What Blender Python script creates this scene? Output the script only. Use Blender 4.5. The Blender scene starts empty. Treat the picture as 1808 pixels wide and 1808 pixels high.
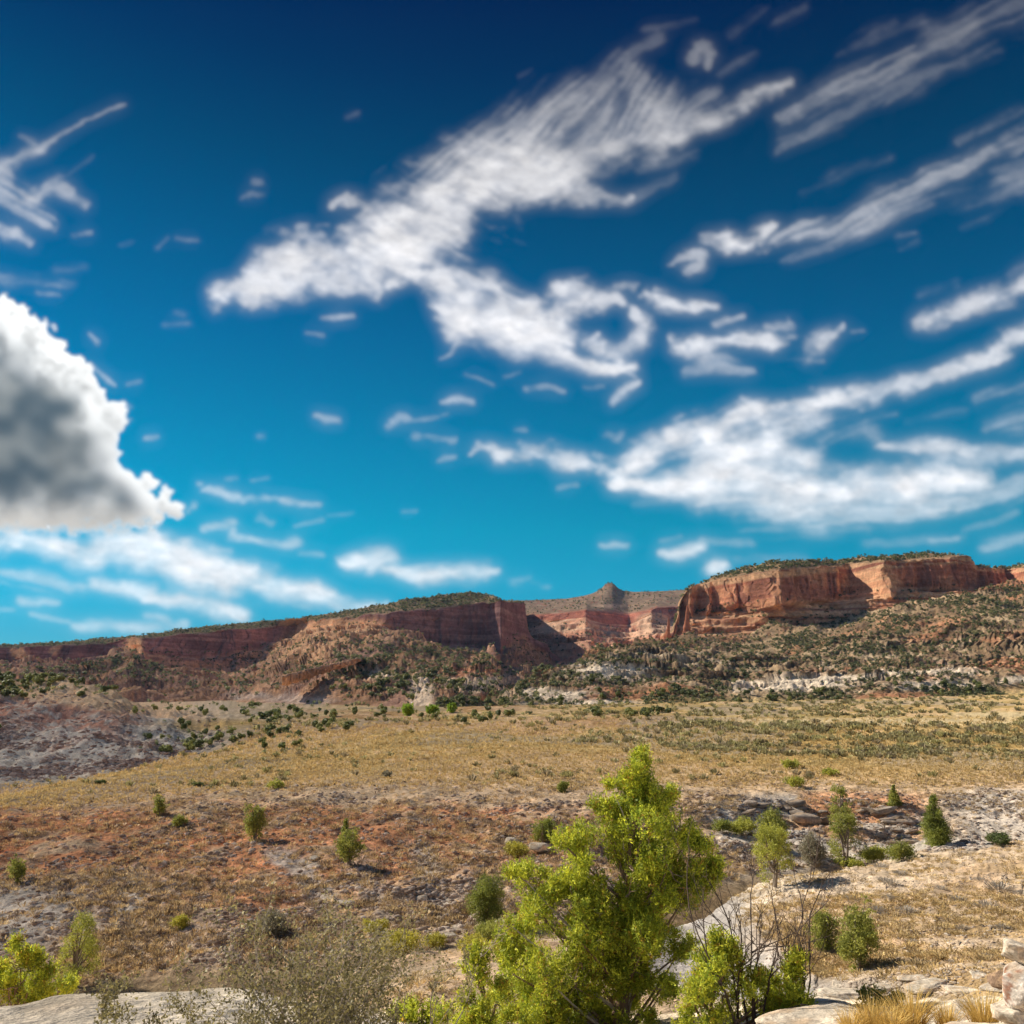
import bpy, math, time
import numpy as np
T0 = time.time()
HAZE = 0.00002
R = np.random.default_rng(7)
rad = math.radians
C = bpy.context.scene.collection
SC = bpy.context.scene

# ------------------------------------------------------------------ camera
F, CX, PITCH = 1700.0, 904.0, rad(10.4)
SP, CP = math.sin(PITCH), math.cos(PITCH)
EYE = 12.0
cd = bpy.data.cameras.new('camera'); cam = bpy.data.objects.new('camera', cd); C.objects.link(cam)
cam.location = (0, 0, EYE); cam.rotation_euler = (rad(90) + PITCH, 0, 0)
cd.sensor_width = 36; cd.lens = 36 * F / 1808; cd.clip_start = 0.1; cd.clip_end = 120000
SC.camera = cam

def zrow(row, d):            # height of the sight line through a photo row at depth d
    k = (CX - np.asarray(row, float)) / F
    return d * (k * CP + SP) / (CP - k * SP)
def xpx(px, d, z):
    return (np.asarray(px, float) - CX) / F * (d * CP + z * SP)
def P(px, row, d):
    z = zrow(row, d)
    return np.stack(np.broadcast_arrays(xpx(px, d, z), d, z + EYE), -1).astype(float)
def proj(X, Y, Z):
    Zr = Z - EYE
    zc = Y * CP + Zr * SP
    return CX + F * X / zc, CX - F * (-Y * SP + Zr * CP) / zc

# ------------------------------------------------------------------ noise
def _h(ix, iy, iz, seed):
    n = (ix * 374761393 + iy * 668265263 + iz * 2147483647 + seed * 974634777) & 0xffffffff
    n = ((n ^ (n >> 13)) * 1274126177) & 0xffffffff
    n = ((n ^ (n >> 16)) * 2246822519) & 0xffffffff
    return ((n ^ (n >> 15)) & 0xffffff) / 8388607.5 - 1.0
def vn(x, y, z=None, seed=0):
    x = np.asarray(x, float); y = np.asarray(y, float)
    fx = np.floor(x); fy = np.floor(y)
    ix = fx.astype(np.int64); iy = fy.astype(np.int64)
    u = x - fx; v = y - fy
    u = u * u * u * (u * (u * 6 - 15) + 10); v = v * v * v * (v * (v * 6 - 15) + 10)
    def lay(iz):
        a = _h(ix, iy, iz, seed); b = _h(ix + 1, iy, iz, seed)
        c = _h(ix, iy + 1, iz, seed); d = _h(ix + 1, iy + 1, iz, seed)
        return (a + (b - a) * u) * (1 - v) + (c + (d - c) * u) * v
    if z is None:
        return lay(0)
    z = np.asarray(z, float); fz = np.floor(z); iz = fz.astype(np.int64); w = z - fz; w = w * w * (3 - 2 * w)
    return lay(iz) * (1 - w) + lay(iz + 1) * w
def fbm(x, y, z=None, o=4, seed=0, g=0.5, l=2.03):
    s = 0; a = 1; t = 0
    for k in range(o):
        f = l ** k
        s = s + a * vn(x * f + 17.3 * k, y * f + 9.1 * k, None if z is None else z * f, seed + k * 13)
        t += a; a *= g
    return s / t * 1.5
def ridged(x, y, z=None, o=3, seed=0):
    s = 0; a = 1; t = 0
    for k in range(o):
        f = 2.1 ** k
        s = s + a * (1 - 2 * np.abs(vn(x * f + 5.1 * k, y * f, None if z is None else z * f, seed + k * 7)))
        t += a; a *= .5
    return s / t
def ss(a, b, x):
    t = np.clip((x - a) / (b - a), 0, 1); return t * t * (3 - 2 * t)
def mix(a, b, t):
    return a + (b - a) * t

# ------------------------------------------------------------------ mesh helpers
def mesh_np(name, V, Fq, mat, col=None, smooth=False, parent=None, attrs=None):
    """V (n,3); Fq (m,k) faces all of k corners."""
    me = bpy.data.meshes.new(name)
    V = np.asarray(V, np.float32); Fq = np.asarray(Fq, np.int32)
    me.vertices.add(len(V)); me.vertices.foreach_set('co', V.ravel())
    m, k = Fq.shape
    me.loops.add(m * k); me.loops.foreach_set('vertex_index', Fq.ravel())
    me.polygons.add(m); me.polygons.foreach_set('loop_start', np.arange(m, dtype=np.int32) * k)
    me.polygons.foreach_set('loop_total', np.full(m, k, np.int32))
    if smooth: me.polygons.foreach_set('use_smooth', np.ones(m, bool))
    me.update(calc_edges=True)
    if col is not None:
        a = me.color_attributes.new('Col', 'FLOAT_COLOR', 'POINT')
        c = np.ones((len(V), 4), np.float32); c[:, :3] = np.clip(col, 0, 1)
        a.data.foreach_set('color', c.ravel())
    for nm, arr in (attrs or {}).items():
        a = me.attributes.new(nm, 'FLOAT', 'POINT'); a.data.foreach_set('value', np.asarray(arr, np.float32).ravel())
    me.materials.append(mat)
    o = bpy.data.objects.new(name, me); C.objects.link(o)
    if parent is not None: o.parent = parent
    return o
def tag(o, label=None, cat=None, group=None, kind=None):
    if label: o['label'] = label
    if cat: o['category'] = cat
    if group: o['group'] = group
    if kind: o['kind'] = kind
    return o
def empty(name, loc):
    o = bpy.data.objects.new(name, None); C.objects.link(o); o.location = [float(v) for v in loc]
    o.empty_display_size = 0.1
    return o

class MB:
    """collects triangles with a colour each vertex"""
    def __init__(s): s.V = []; s.F = []; s.Cc = []; s.n = 0
    def add(s, V, Fa, col):
        V = np.asarray(V, float).reshape(-1, 3); Fa = np.asarray(Fa, int)
        if Fa.shape[1] == 4: Fa = np.concatenate([Fa[:, :3], Fa[:, [0, 2, 3]]])
        s.V.append(V); s.F.append(Fa + s.n); s.n += len(V)
        c = np.broadcast_to(np.asarray(col, float), (len(V), 3)); s.Cc.append(c)
    def build(s, name, mat, parent=None, smooth=False, org=None):
        V = np.concatenate(s.V); 
        if org is not None: V = V - np.asarray(org)
        return mesh_np(name, V, np.concatenate(s.F), mat, np.concatenate(s.Cc), smooth, parent)
def tube(mb, pts, rads, col, n=6):
    pts = np.asarray(pts, float); m = len(pts); rads = np.broadcast_to(np.asarray(rads, float), (m,))
    d = np.gradient(pts, axis=0); d /= np.linalg.norm(d, axis=1, keepdims=True) + 1e-9
    ref = np.where(np.abs(d[:, 2:3]) > .9, [[1., 0, 0]], [[0, 0, 1.]])
    a = np.cross(d, ref); a /= np.linalg.norm(a, axis=1, keepdims=True) + 1e-9
    b = np.cross(d, a)
    th = np.linspace(0, 2 * np.pi, n, endpoint=False)
    V = pts[:, None] + rads[:, None, None] * (a[:, None] * np.cos(th)[None, :, None] + b[:, None] * np.sin(th)[None, :, None])
    i = np.arange(m - 1)[:, None] * n; j = np.arange(n)[None]; k = (j + 1) % n
    Fa = np.stack([i + j, i + k, i + n + k, i + n + j], -1).reshape(-1, 4)
    mb.add(V, Fa, col)
def scatter(mb, Vt, Ft, pos, scale, rotz, colT, colI, tilt=None):
    """copies a template (Vt,Ft, per-vertex colour factor colT) to many places with colour colI"""
    n = len(pos); c, s = np.cos(rotz), np.sin(rotz)
    sc = np.asarray(scale, float)
    if sc.ndim == 1: sc = np.stack([sc, sc, sc], -1)
    L = Vt[None] * sc[:, None]
    x = L[..., 0] * c[:, None] - L[..., 1] * s[:, None]; y = L[..., 0] * s[:, None] + L[..., 1] * c[:, None]
    z = L[..., 2]
    if tilt is not None: z = z + x * tilt[:, :1] + y * tilt[:, 1:]
    V = np.stack([x, y, z], -1) + pos[:, None]
    Fa = (Ft[None] + (np.arange(n) * len(Vt))[:, None, None]).reshape(-1, Ft.shape[1])
    col = colI[:, None, :] * colT[None]
    mb.add(V.reshape(-1, 3), Fa, col.reshape(-1, 3))

# ------------------------------------------------------------------ materials
def new_mat(name):
    m = bpy.data.materials.new(name); m.use_nodes = True; nt = m.node_tree
    for n in list(nt.nodes): nt.nodes.remove(n)
    return m, nt, nt.nodes.new('ShaderNodeOutputMaterial')
def N(nt, t, **kw):
    n = nt.nodes.new(t)
    for k, v in kw.items():
        if k in n.inputs: n.inputs[k].default_value = v
        else: setattr(n, k, v)
    return n
def terrain_mat(name, scales, bumps, amp=.35, rough=1.0, strata=None):
    """attribute colour, broken up by noise at several real-world scales, and bumped by the same noise"""
    m, nt, out = new_mat(name); L = nt.links.new
    at = N(nt, 'ShaderNodeAttribute', attribute_name='Col')
    tc = N(nt, 'ShaderNodeTexCoord')
    col = at.outputs['Color']; h = None
    for i, (sc, b) in enumerate(zip(scales, bumps)):
        no = N(nt, 'ShaderNodeTexNoise', Scale=sc, Detail=4.0, Roughness=.65); L(tc.outputs['Object'], no.inputs['Vector'])
        mr = N(nt, 'ShaderNodeMapRange'); mr.inputs[1].default_value = .3; mr.inputs[2].default_value = .7
        mr.inputs[3].default_value = 1 - amp; mr.inputs[4].default_value = 1 + amp
        L(no.outputs['Fac'], mr.inputs[0])
        mx = N(nt, 'ShaderNodeVectorMath', operation='SCALE'); L(col, mx.inputs[0]); L(mr.outputs[0], mx.inputs['Scale'])
        col = mx.outputs[0]
        bm = N(nt, 'ShaderNodeBump', Strength=1.0, Distance=b); L(no.outputs['Fac'], bm.inputs['Height'])
        if h is not None: L(h, bm.inputs['Normal'])
        h = bm.outputs[0]
    if strata:
        mp = N(nt, 'ShaderNodeMapping'); mp.inputs['Scale'].default_value = strata[0]
        L(tc.outputs['Object'], mp.inputs[0])
        no = N(nt, 'ShaderNodeTexNoise', Scale=1.0, Detail=6.0, Roughness=.7); L(mp.outputs[0], no.inputs['Vector'])
        mr = N(nt, 'ShaderNodeMapRange'); mr.inputs[1].default_value = .35; mr.inputs[2].default_value = .65
        mr.inputs[3].default_value = 1 - strata[1]; mr.inputs[4].default_value = 1 + strata[1]
        L(no.outputs['Fac'], mr.inputs[0])
        mx = N(nt, 'ShaderNodeVectorMath', operation='SCALE'); L(col, mx.inputs[0]); L(mr.outputs[0], mx.inputs['Scale'])
        col = mx.outputs[0]
        bm = N(nt, 'ShaderNodeBump', Strength=1.0, Distance=strata[2]); L(no.outputs['Fac'], bm.inputs['Height'])
        L(h, bm.inputs['Normal']); h = bm.outputs[0]
    bs = N(nt, 'ShaderNodeBsdfDiffuse', Roughness=rough); L(col, bs.inputs['Color']); L(h, bs.inputs['Normal'])
    L(bs.outputs[0], out.inputs[0])
    return m
def leaf_mat(name, trans=.35, sc=3.0):
    m, nt, out = new_mat(name); L = nt.links.new
    at = N(nt, 'ShaderNodeAttribute', attribute_name='Col')
    d = N(nt, 'ShaderNodeBsdfPrincipled', Roughness=.6); d.inputs['Specular IOR Level'].default_value = .25
    t = N(nt, 'ShaderNodeBsdfTranslucent'); mx = N(nt, 'ShaderNodeMixShader', Fac=trans)
    L(at.outputs['Color'], d.inputs['Base Color']); L(at.outputs['Color'], t.inputs[0])
    L(d.outputs[0], mx.inputs[1]); L(t.outputs[0], mx.inputs[2]); L(mx.outputs[0], out.inputs[0])
    return m
def bark_mat(name):
    m, nt, out = new_mat(name); L = nt.links.new
    at = N(nt, 'ShaderNodeAttribute', attribute_name='Col'); tc = N(nt, 'ShaderNodeTexCoord')
    mp = N(nt, 'ShaderNodeMapping'); mp.inputs['Scale'].default_value = (30, 30, 6); L(tc.outputs['Object'], mp.inputs[0])
    no = N(nt, 'ShaderNodeTexNoise', Scale=1.0, Detail=4.0); L(mp.outputs[0], no.inputs['Vector'])
    mr = N(nt, 'ShaderNodeMapRange'); mr.inputs[3].default_value = .5; mr.inputs[4].default_value = 1.5; L(no.outputs['Fac'], mr.inputs[0])
    mx = N(nt, 'ShaderNodeVectorMath', operation='SCALE'); L(at.outputs['Color'], mx.inputs[0]); L(mr.outputs[0], mx.inputs['Scale'])
    bm = N(nt, 'ShaderNodeBump', Strength=.7, Distance=.01); L(no.outputs['Fac'], bm.inputs['Height'])
    d = N(nt, 'ShaderNodeBsdfDiffuse'); L(mx.outputs[0], d.inputs['Color']); L(bm.outputs[0], d.inputs['Normal']); L(d.outputs[0], out.inputs[0])
    return m
M_GROUND = terrain_mat('soil_and_grass', (.35, 3.5, 18.0), (.35, .12, .03), .30)
M_FAR = terrain_mat('talus', (.08, .45), (2.5, 1.0), .32)
M_CLIFF = terrain_mat('red_sandstone', (.03, .25), (2.5, .8), .25, strata=((.012, .012, .20), .13, 1.2))
M_ROCK = terrain_mat('pale_rock', (1.5, 9.0, 45.0), (.06, .02, .006), .26)
M_LEAF = leaf_mat('juniper_leaf', .38)
M_DRY = leaf_mat('dry_leaf', .3)
M_BARK = bark_mat('bark')

# ------------------------------------------------------------------ light and sky
SUN_AZ, SUN_EL = -65.0, 36.0
sv = np.array([math.sin(rad(SUN_AZ)) * math.cos(rad(SUN_EL)), math.cos(rad(SUN_AZ)) * math.cos(rad(SUN_EL)), math.sin(rad(SUN_EL))])
ld = bpy.data.lights.new('sun', 'SUN'); ld.energy = 5.0; ld.angle = rad(.53); ld.color = (1, .91, .77)
sun = bpy.data.objects.new('sun', ld); C.objects.link(sun); sun.rotation_euler = (rad(90 - SUN_EL), 0, rad(180 - SUN_AZ))
from mathutils import Vector
sun.rotation_euler = Vector(sv).to_track_quat('Z', 'Y').to_euler()
W = bpy.data.worlds.new('World'); SC.world = W; W.use_nodes = True; nt = W.node_tree; L = nt.links.new
bg = nt.nodes['Background']; bg.inputs[1].default_value = .05
sky = N(nt, 'ShaderNodeTexSky', sky_type='NISHITA', sun_disc=False, sun_elevation=rad(SUN_EL), sun_rotation=rad(SUN_AZ % 360),
        altitude=1500.0, air_density=1.0, dust_density=.3, ozone_density=3.0)
tc = N(nt, 'ShaderNodeTexCoord'); sx = N(nt, 'ShaderNodeSeparateXYZ'); L(tc.outputs['Generated'], sx.inputs[0])
cr = N(nt, 'ShaderNodeValToRGB'); el = cr.color_ramp.elements
stops = [(0.0, (.10, .48, .66)), (.05, (.07, .52, .70)), (.107, (.02, .70, .80)), (.16, (.0, .75, .79)), (.243, (.0, .66, .75)), (.352, (.0, .50, .66)),
         (.44, (0, .38, .52)), (.505, (0, .28, .40)), (.57, (.0, .17, .31)), (.64, (0, .08, .23)), (1, (.02, .1, .3))]
stops = [(p, tuple(1.05 * q for q in c)) for p, c in stops]
for i, (p, c) in enumerate(stops):
    e = el[i] if i < 2 else el.new(p)
    e.position = p; e.color = (*c, 1)
L(sx.outputs['Z'], cr.inputs[0])
# the deep polarised blue belongs to the half of the sky ahead; the sky behind stays as it is
mr = N(nt, 'ShaderNodeMapRange', interpolation_type='SMOOTHSTEP'); mr.inputs[1].default_value = -.7; mr.inputs[2].default_value = .4; L(sx.outputs['Y'], mr.inputs[0])
mx = N(nt, 'ShaderNodeMix', data_type='RGBA', blend_type='MULTIPLY'); L(mr.outputs[0], mx.inputs[0]); L(sky.outputs[0], mx.inputs[6]); L(cr.outputs[0], mx.inputs[7])
L(mx.outputs[2], bg.inputs[0])
SC.view_settings.view_transform = 'Standard'; SC.view_settings.look = 'None'
SC.view_settings.exposure = 1.0; SC.view_settings.gamma = 1.0

# ------------------------------------------------------------------ sheets of terrain lofted between guide lines
def G(keys, px, smooth=0):
    """keys: (px, row, depth) or (px, None, depth, z relative to the eye)"""
    kp = [k[0] for k in keys]; kd = [k[2] for k in keys]
    kz = [float(zrow(k[1], k[2])) if k[1] is not None else k[3] for k in keys]
    d = np.interp(px, kp, kd); z = np.interp(px, kp, kz)
    if smooth:
        w = np.hanning(smooth + 2)[1:-1]; w /= w.sum(); h = smooth // 2
        f = lambda a: np.convolve(np.pad(a, (h, smooth - 1 - h), mode='edge'), w, 'valid')
        d = f(d); z = f(z)
    return d, z
def loft(px, guides, subs):
    D = []; Z = []; T = []
    for g in range(len(guides) - 1):
        (d0, z0), (d1, z1) = guides[g], guides[g + 1]
        n = subs[g]
        for k in range(n + (g == len(guides) - 2)):
            s = k / n
            with np.errstate(all='ignore'):
                d = 1 / (1 / d0 * (1 - s) + 1 / d1 * s)
                t = np.where(np.abs(d1 - d0) > .02 * d0, (d - d0) / np.where(d1 == d0, 1, d1 - d0), s)
            D.append(d0 + (d1 - d0) * t); Z.append(z0 + (z1 - z0) * t); T.append(np.full(len(px), g + s))
    D = np.array(D); Z = np.array(Z); T = np.array(T)
    X = xpx(px[None], D, Z)
    return X, D, Z + EYE, T
class Sheet: pass
def sheet(name, px, guides, subs, mat, disp, color, smooth=True):
    X, Y, Z, T = loft(px, guides, subs)
    X, Y, Z = disp(X, Y, Z, T, np.broadcast_to(px[None], X.shape))
    PXa, ROWa = proj(X, Y, Z)
    col = color(X, Y, Z, T, PXa, ROWa)
    nr, nc = X.shape
    i = np.arange(nr - 1)[:, None] * nc; j = np.arange(nc - 1)[None]
    Fq = np.stack([i + j, i + j + 1, i + nc + j + 1, i + nc + j], -1).reshape(-1, 4)
    o = mesh_np(name, np.stack([X, Y, Z], -1).reshape(-1, 3), Fq, mat, col.reshape(-1, 3), smooth)
    s = Sheet(); s.o = o; s.X = X; s.Y = Y; s.Z = Z; s.T = T; s.PX = PXa; s.ROW = ROWa; s.px = px; s.name = name
    # what of it can be seen: running minimum of the rows from the near side
    rm = np.minimum.accumulate(ROWa, axis=0)
    s.vis = ROWa <= rm + .3
    return s
def colr(*c): return np.array(c, float)
def blend(col, c, w):
    w = np.clip(w, 0, 1)[..., None]; return col * (1 - w) + np.asarray(c, float) * w
def blob(PX, ROW, x, y, rx, ry, soft=.5):
    r = np.hypot((PX - x) / rx, (ROW - y) / ry); return ss(1 + soft, 1 - soft, r)

pxd = np.concatenate([-np.geomspace(9000, 260, 26), np.arange(-220, 2030, 2.4), np.geomspace(2060, 10800, 26)])

# ---- the ground: shelf, ravine, hillside, plateau, badlands hill, then the plain out to the horizon
gk = [
 [(-9000, None, 1.2, -1.75), (10800, None, 1.2, -1.75)],
 [(-9000, None, 5.5, -2.0), (900, None, 5.5, -2.2), (1808, None, 5.5, -2.0), (10800, None, 5.5, -2.0)],
 [(-400, 1790, 9), (0, 1776, 9), (150, 1746, 9.3), (400, 1746, 9.5), (600, 1768, 9.5), (760, 1800, 10), (900, 1815, 11), (1150, 1830, 12), (1330, 1800, 11.5), (1440, 1775, 11.5), (1650, 1766, 12), (1808, 1770, 12), (2200, 1770, 12)],
 [(-400, None, 10.5, -4.5), (400, None, 10.8, -4.5), (620, None, 11, -4.3), (760, 1795, 13), (900, 1780, 14), (1150, 1770, 15), (1330, 1765, 14), (1440, 1750, 13.5), (1650, 1750, 14), (1808, 1735, 14), (2200, 1730, 14)],
 [(-400, None, 20, -8), (400, None, 20, -7.6), (600, 1760, 20), (720, 1720, 19), (880, 1705, 20), (1100, 1700, 21), (1300, 1690, 20), (1500, 1680, 20), (1808, 1650, 21), (2200, 1640, 21)],
 [(-400, None, 26, -9.4), (400, None, 26, -9.0), (600, 1725, 25), (720, 1690, 24), (880, 1676, 25), (1100, 1650, 26), (1190, 1618, 30), (1300, 1580, 33), (1400, 1545, 36), (1500, 1526, 38), (1600, 1514, 39), (1700, 1500, 40), (1808, 1480, 42), (2200, 1450, 42)],
 [(-400, None, 30, -9.9), (600, None, 29, -9.7), (720, None, 28, -9.6), (880, None, 29, -9.6), (1100, None, 31, -9.6), (1190, None, 34, -9.7), (1400, None, 41, -9.7), (1600, None, 44, -9.5), (1808, None, 46, -9.2), (2200, None, 46, -9)],
 [(-400, 1765, 32), (0, 1752, 33), (300, 1748, 33), (600, 1725, 32.5), (800, 1680, 34), (1000, 1650, 36), (1200, 1580, 42), (1300, 1560, 45), (1400, 1552, 47), (1500, 1535, 49), (1600, 1525, 50), (1808, 1500, 51), (2200, 1480, 52)],
 [(-400, 1620, 40), (0, 1600, 42), (400, 1590, 42), (700, 1560, 43), (1000, 1520, 46), (1200, 1490, 51), (1330, 1470, 57), (1500, 1462, 58.5), (1620, 1466, 58), (1700, 1460, 57), (1808, 1450, 58), (2200, 1440, 57)],
 [(-400, 1460, 56), (0, 1446, 59), (300, 1425, 60), (700, 1415, 60), (1000, 1420, 60), (1250, 1416, 60), (1330, 1410, 60.5), (1500, 1408, 62), (1600, 1418, 61.5), (1808, 1405, 64), (2200, 1395, 64)],
 [(-400, 1430, 72), (0, 1418, 72), (200, 1388, 80), (400, 1362, 88), (700, 1350, 90), (1200, 1350, 88), (1808, 1352, 86), (2200, 1350, 86)],
 [(-400, 1425, 84), (0, 1408, 90), (200, 1366, 105), (330, 1340, 125), (450, 1316, 140), (550, 1300, 155), (700, 1294, 158), (1200, 1290, 155), (1808, 1288, 150), (2200, 1287, 150)],
 [(-400, None, 110, -12), (0, None, 115, -12), (200, None, 125, -12), (330, None, 150, -12), (430, None, 165, -10), (520, 1290, 190), (620, 1272, 225), (760, 1270, 225), (1200, 1264, 225), (1808, 1262, 215), (2200, 1262, 215)],
 [(-400, 1370, 150), (0, 1345, 150), (100, 1345, 152), (200, 1335, 156), (330, 1318, 180), (430, 1290, 215), (520, 1278, 250), (620, 1264, 280), (760, 1258, 290), (1200, 1249, 300), (1808, 1241, 300), (2200, 1238, 300)],
 [(-400, 1215, 225), (0, 1232, 235), (60, 1230, 236), (130, 1236, 236), (200, 1246, 238), (260, 1285, 235), (330, 1290, 245), (430, 1276, 260), (520, 1264, 310), (620, 1256, 320), (760, 1251, 340), (1200, 1245, 350), (1808, 1232, 370), (2200, 1230, 370)],
 [(-400, 1200, 262), (0, 1211, 270), (60, 1209, 272), (130, 1211, 275), (200, 1226, 285), (260, 1255, 300), (330, 1262, 310), (430, 1258, 330), (520, 1256, 350), (620, 1251, 360), (760, 1247, 390), (1200, 1243, 400), (1808, 1228, 430), (2200, 1226, 430)],
 [(-9000, None, 420, -9), (10800, None, 520, -9)],
 [(-9000, None, 15000, -9), (10800, None, 15000, -9)],
]
gg = [G(k, pxd, 5) for k in gk]
gsub = [6, 22, 20, 26, 40, 8, 8, 90, 96, 46, 36, 18, 34, 60, 14, 6, 6]

def gdisp(X, Y, Z, T, PX):
    big = fbm(X / 14, Y / 14, o=4, seed=3)
    med = fbm(X / 2.6, Y / 2.6, o=4, seed=5)
    sml = fbm(X / .5, Y / .5, o=3, seed=9)
    hill = ss(6.5, 7.5, T) * ss(10, 9, T)
    plat = ss(9, 10, T)
    near = ss(6.3, 5.7, T)
    bad = ss(12, 12.6, T) * ss(480, 330, PX) * ss(15.6, 15, T)
    gul = ridged(X / 9 + .15 * Y / 9, Y / 34, o=3, seed=31)       # runnels down the slope
    lum_ = fbm(X / .9, Y / .9, o=3, seed=10)
    Z = Z + hill * (.35 * big + .20 * med + .11 * lum_ + .05 * sml + .30 * gul) + plat * (1 - bad) * (.5 * big * ss(60, 160, Y) + .17 * med + .55 * ss(70, 120, Y) * ridged(X / 34 + .4 * Y / 34, Y / 60, o=3, seed=44))
    g2 = ridged(X / 16 + .3 * Y / 16, Y / 60, o=4, seed=41)
    Z = Z + bad * (2.3 * g2 + 1.1 * big + .55 * med + .25 * fbm(X / 1.4, Y / 1.4, o=3, seed=43))
    # shelf: flat-lying slabs broken in low steps
    slab = np.floor(fbm(X / 3.2, Y / 2.0, o=3, seed=12) * 3.2) / 3.2
    Z = Z + near * ss(7, 12, Y) * (.10 * med + .03 * sml + .16 * slab * ss(1000, 1400, PX)) + near * ss(2, 5, Y) * .02 * sml + near * ss(14, 20, Y) * .12 * big
    # grey wash that runs down through the near bank
    wx = np.interp(Y, [12, 15, 18, 22, 26, 31], [5.1, 4.7, 4.3, 4.2, 4.4, 5.6])
    Z = Z - near * .5 * np.exp(-((X - wx) / 1.4) ** 2) * ss(12, 14, Y)
    return X, Y, Z
def gcol(X, Y, Z, T, PX, ROW):
    n1 = fbm(X / 9, Y / 9, o=4, seed=21); n2 = fbm(X / 1.8, Y / 1.8, o=4, seed=22); n3 = fbm(X / 40, Y / 60, o=4, seed=23)
    n4 = fbm(X / .45, Y / .45, o=3, seed=25)
    gold = colr(.45, .305, .115); straw = colr(.52, .375, .17); tan = colr(.62, .43, .27); red = colr(.52, .235, .115); clay = colr(.52, .46, .39)
    white = colr(.76, .66, .52); pale = colr(.5, .42, .31); olive = colr(.30, .25, .11)
    col = np.broadcast_to(gold, X.shape + (3,)).copy()
    # plateau
    col = blend(col, straw, ss(-.1, .5, n1 + .4 * n3)); col = blend(col, tan, .75 * ss(.0, .6, n2 + .5 * n3 - .15)); col = blend(col, olive, .5 * ss(.1, .6, -n1 + .4 * n2))
    n5 = fbm(X / 28, Y / 45, o=4, seed=26); col = blend(col, colr(.38, .215, .105), .75 * ss(.05, .5, n3 - .3 * n1)); col = blend(col, colr(.36, .29, .21), .7 * ss(.15, .5, n5)); col = blend(col, tan * .85, .6 * ss(.1, .4, -n5 + .3 * n2))
    col = blend(col, colr(.56, .44, .25), blob(PX, ROW, 1560, 1275, 330, 7, .4) + blob(PX, ROW, 1790, 1262, 120, 5, .4))
    col = blend(col, colr(.50, .33, .11), .7 * blob(PX, ROW, 1620, 1375, 200, 24, .5))
    # hillside: red band below the crest, then tan with grey clay runs
    hill = ss(6.5, 7.2, T) * ss(10.2, 9.3, T)
    col = blend(col, mix(tan, pale, .25), hill * .8)
    redm = ss(1395 + 20, 1445, ROW + 22 * n1 + 10 * n2) * ss(1660, 1510, ROW + 60 * n1) * ss(1330, 900, PX + 120 * n1)
    col = blend(col, red, .88 * hill * redm * ss(-.9, .1, n2))
    redr = ss(1395, 1420, ROW + 10 * n1) * ss(1490, 1440, ROW + 20 * n2) * ss(1380, 1450, PX) * ss(1660, 1600, PX)
    col = blend(col, red * 1.1, .7 * hill * redr)
    def run(x0, y0, x1, y1, w):
        t = np.clip((ROW - y0) / (y1 - y0), 0, 1); return ss(1.3, .5, np.abs(PX + 20 * n1 + 12 * n2 - (x0 + (x1 - x0) * t)) / w) * ss(y0 - 12, y0 + 12, ROW + 12 * n2) * ss(y1 + 30, y1 - 20, ROW)
    g = run(130, 1545, 110, 1640, 26) + run(255, 1530, 225, 1650, 22) + run(500, 1500, 560, 1600, 34) + run(750, 1490, 800, 1640, 26) + run(30, 1560, 10, 1700, 70) + .6 * run(620, 1500, 680, 1620, 40) + .5 * run(330, 1600, 360, 1700, 60)
    col = blend(col, clay, .85 * hill * np.clip(g, 0, 1))
    col = blend(col, clay, .45 * hill * ss(.0, .5, n1) * ss(1500, 1600, ROW))
    # far bank on the right: grey shale
    sh = hill * ss(1240, 1290, PX + 30 * n1) * (ss(1405, 1430, ROW + 14 * n1 - .18 * np.abs(PX - 1480) * ss(1480, 1600, PX)) )
    col = blend(col, clay * .95, sh * ss(-.5, .15, n2 + .4 - redr))
    col = blend(col, clay, ss(1640, 1720, PX + 30 * n1) * ss(1385, 1405, ROW + 8 * n1) * ss(6.9, 7.1, T) * .85)
    # badlands hill
    bad = ss(11.9, 12.4, T) * ss(470, 300, PX + 40 * n1)
    col = blend(col, clay * .98, bad)
    col = blend(col, colr(.37, .17, .11), bad * .85 * ss(1345, 1270, ROW + 40 * n1 + .09 * PX) * ss(-.5, .2, n2 + .3 * n3 + .2) * ss(330, 200, PX))
    col = blend(col, tan, bad * ss(1238, 1222, ROW + 8 * n1 - .12 * PX))
    col = blend(col, colr(.40, .33, .25), .6 * ss(12.5, 13.5, T) * ss(700, 420, PX + 80 * n2) * (1 - bad))
    col = blend(col, gold * .95, ss(13, 14, T) * blob(PX, ROW, 400, 1283, 130, 12, .5) * .8)
    # ravine floor, near bank, shelf
    rav = ss(5.6, 6.0, T) * ss(7.3, 6.9, T)
    col = blend(col, colr(.30, .22, .13), rav)
    near = ss(6.0, 5.6, T)
    col = blend(col, mix(pale, tan, .45), near)
    col = blend(col, tan * .95, near * ss(-.1, .5, n2 + .5 * n1) * .8)
    col = blend(col, gold * .85, near * ss(.1, .6, n1 + .5 * n2) * .55 * ss(1300, 1500, PX))
    col = blend(col, white * .95, near * ss(4.35, 4.9, T + .35 * n1) * ss(1750, 1300, PX + 60 * n2) * ss(1100, 1200, PX) * .8)
    col = blend(col, white, near * ss(3.2, 2.2, T + .3 * n1) * ss(-.6, .0, n2 + .45))
    wx = np.interp(Y, [12, 15, 18, 22, 26, 31], [5.1, 4.7, 4.3, 4.2, 4.4, 5.6])
    col = blend(col, colr(.45, .41, .37), near * ss(2.1, .9, np.abs(X - wx + .4 * n1)) * ss(12.5, 14, Y))
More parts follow.
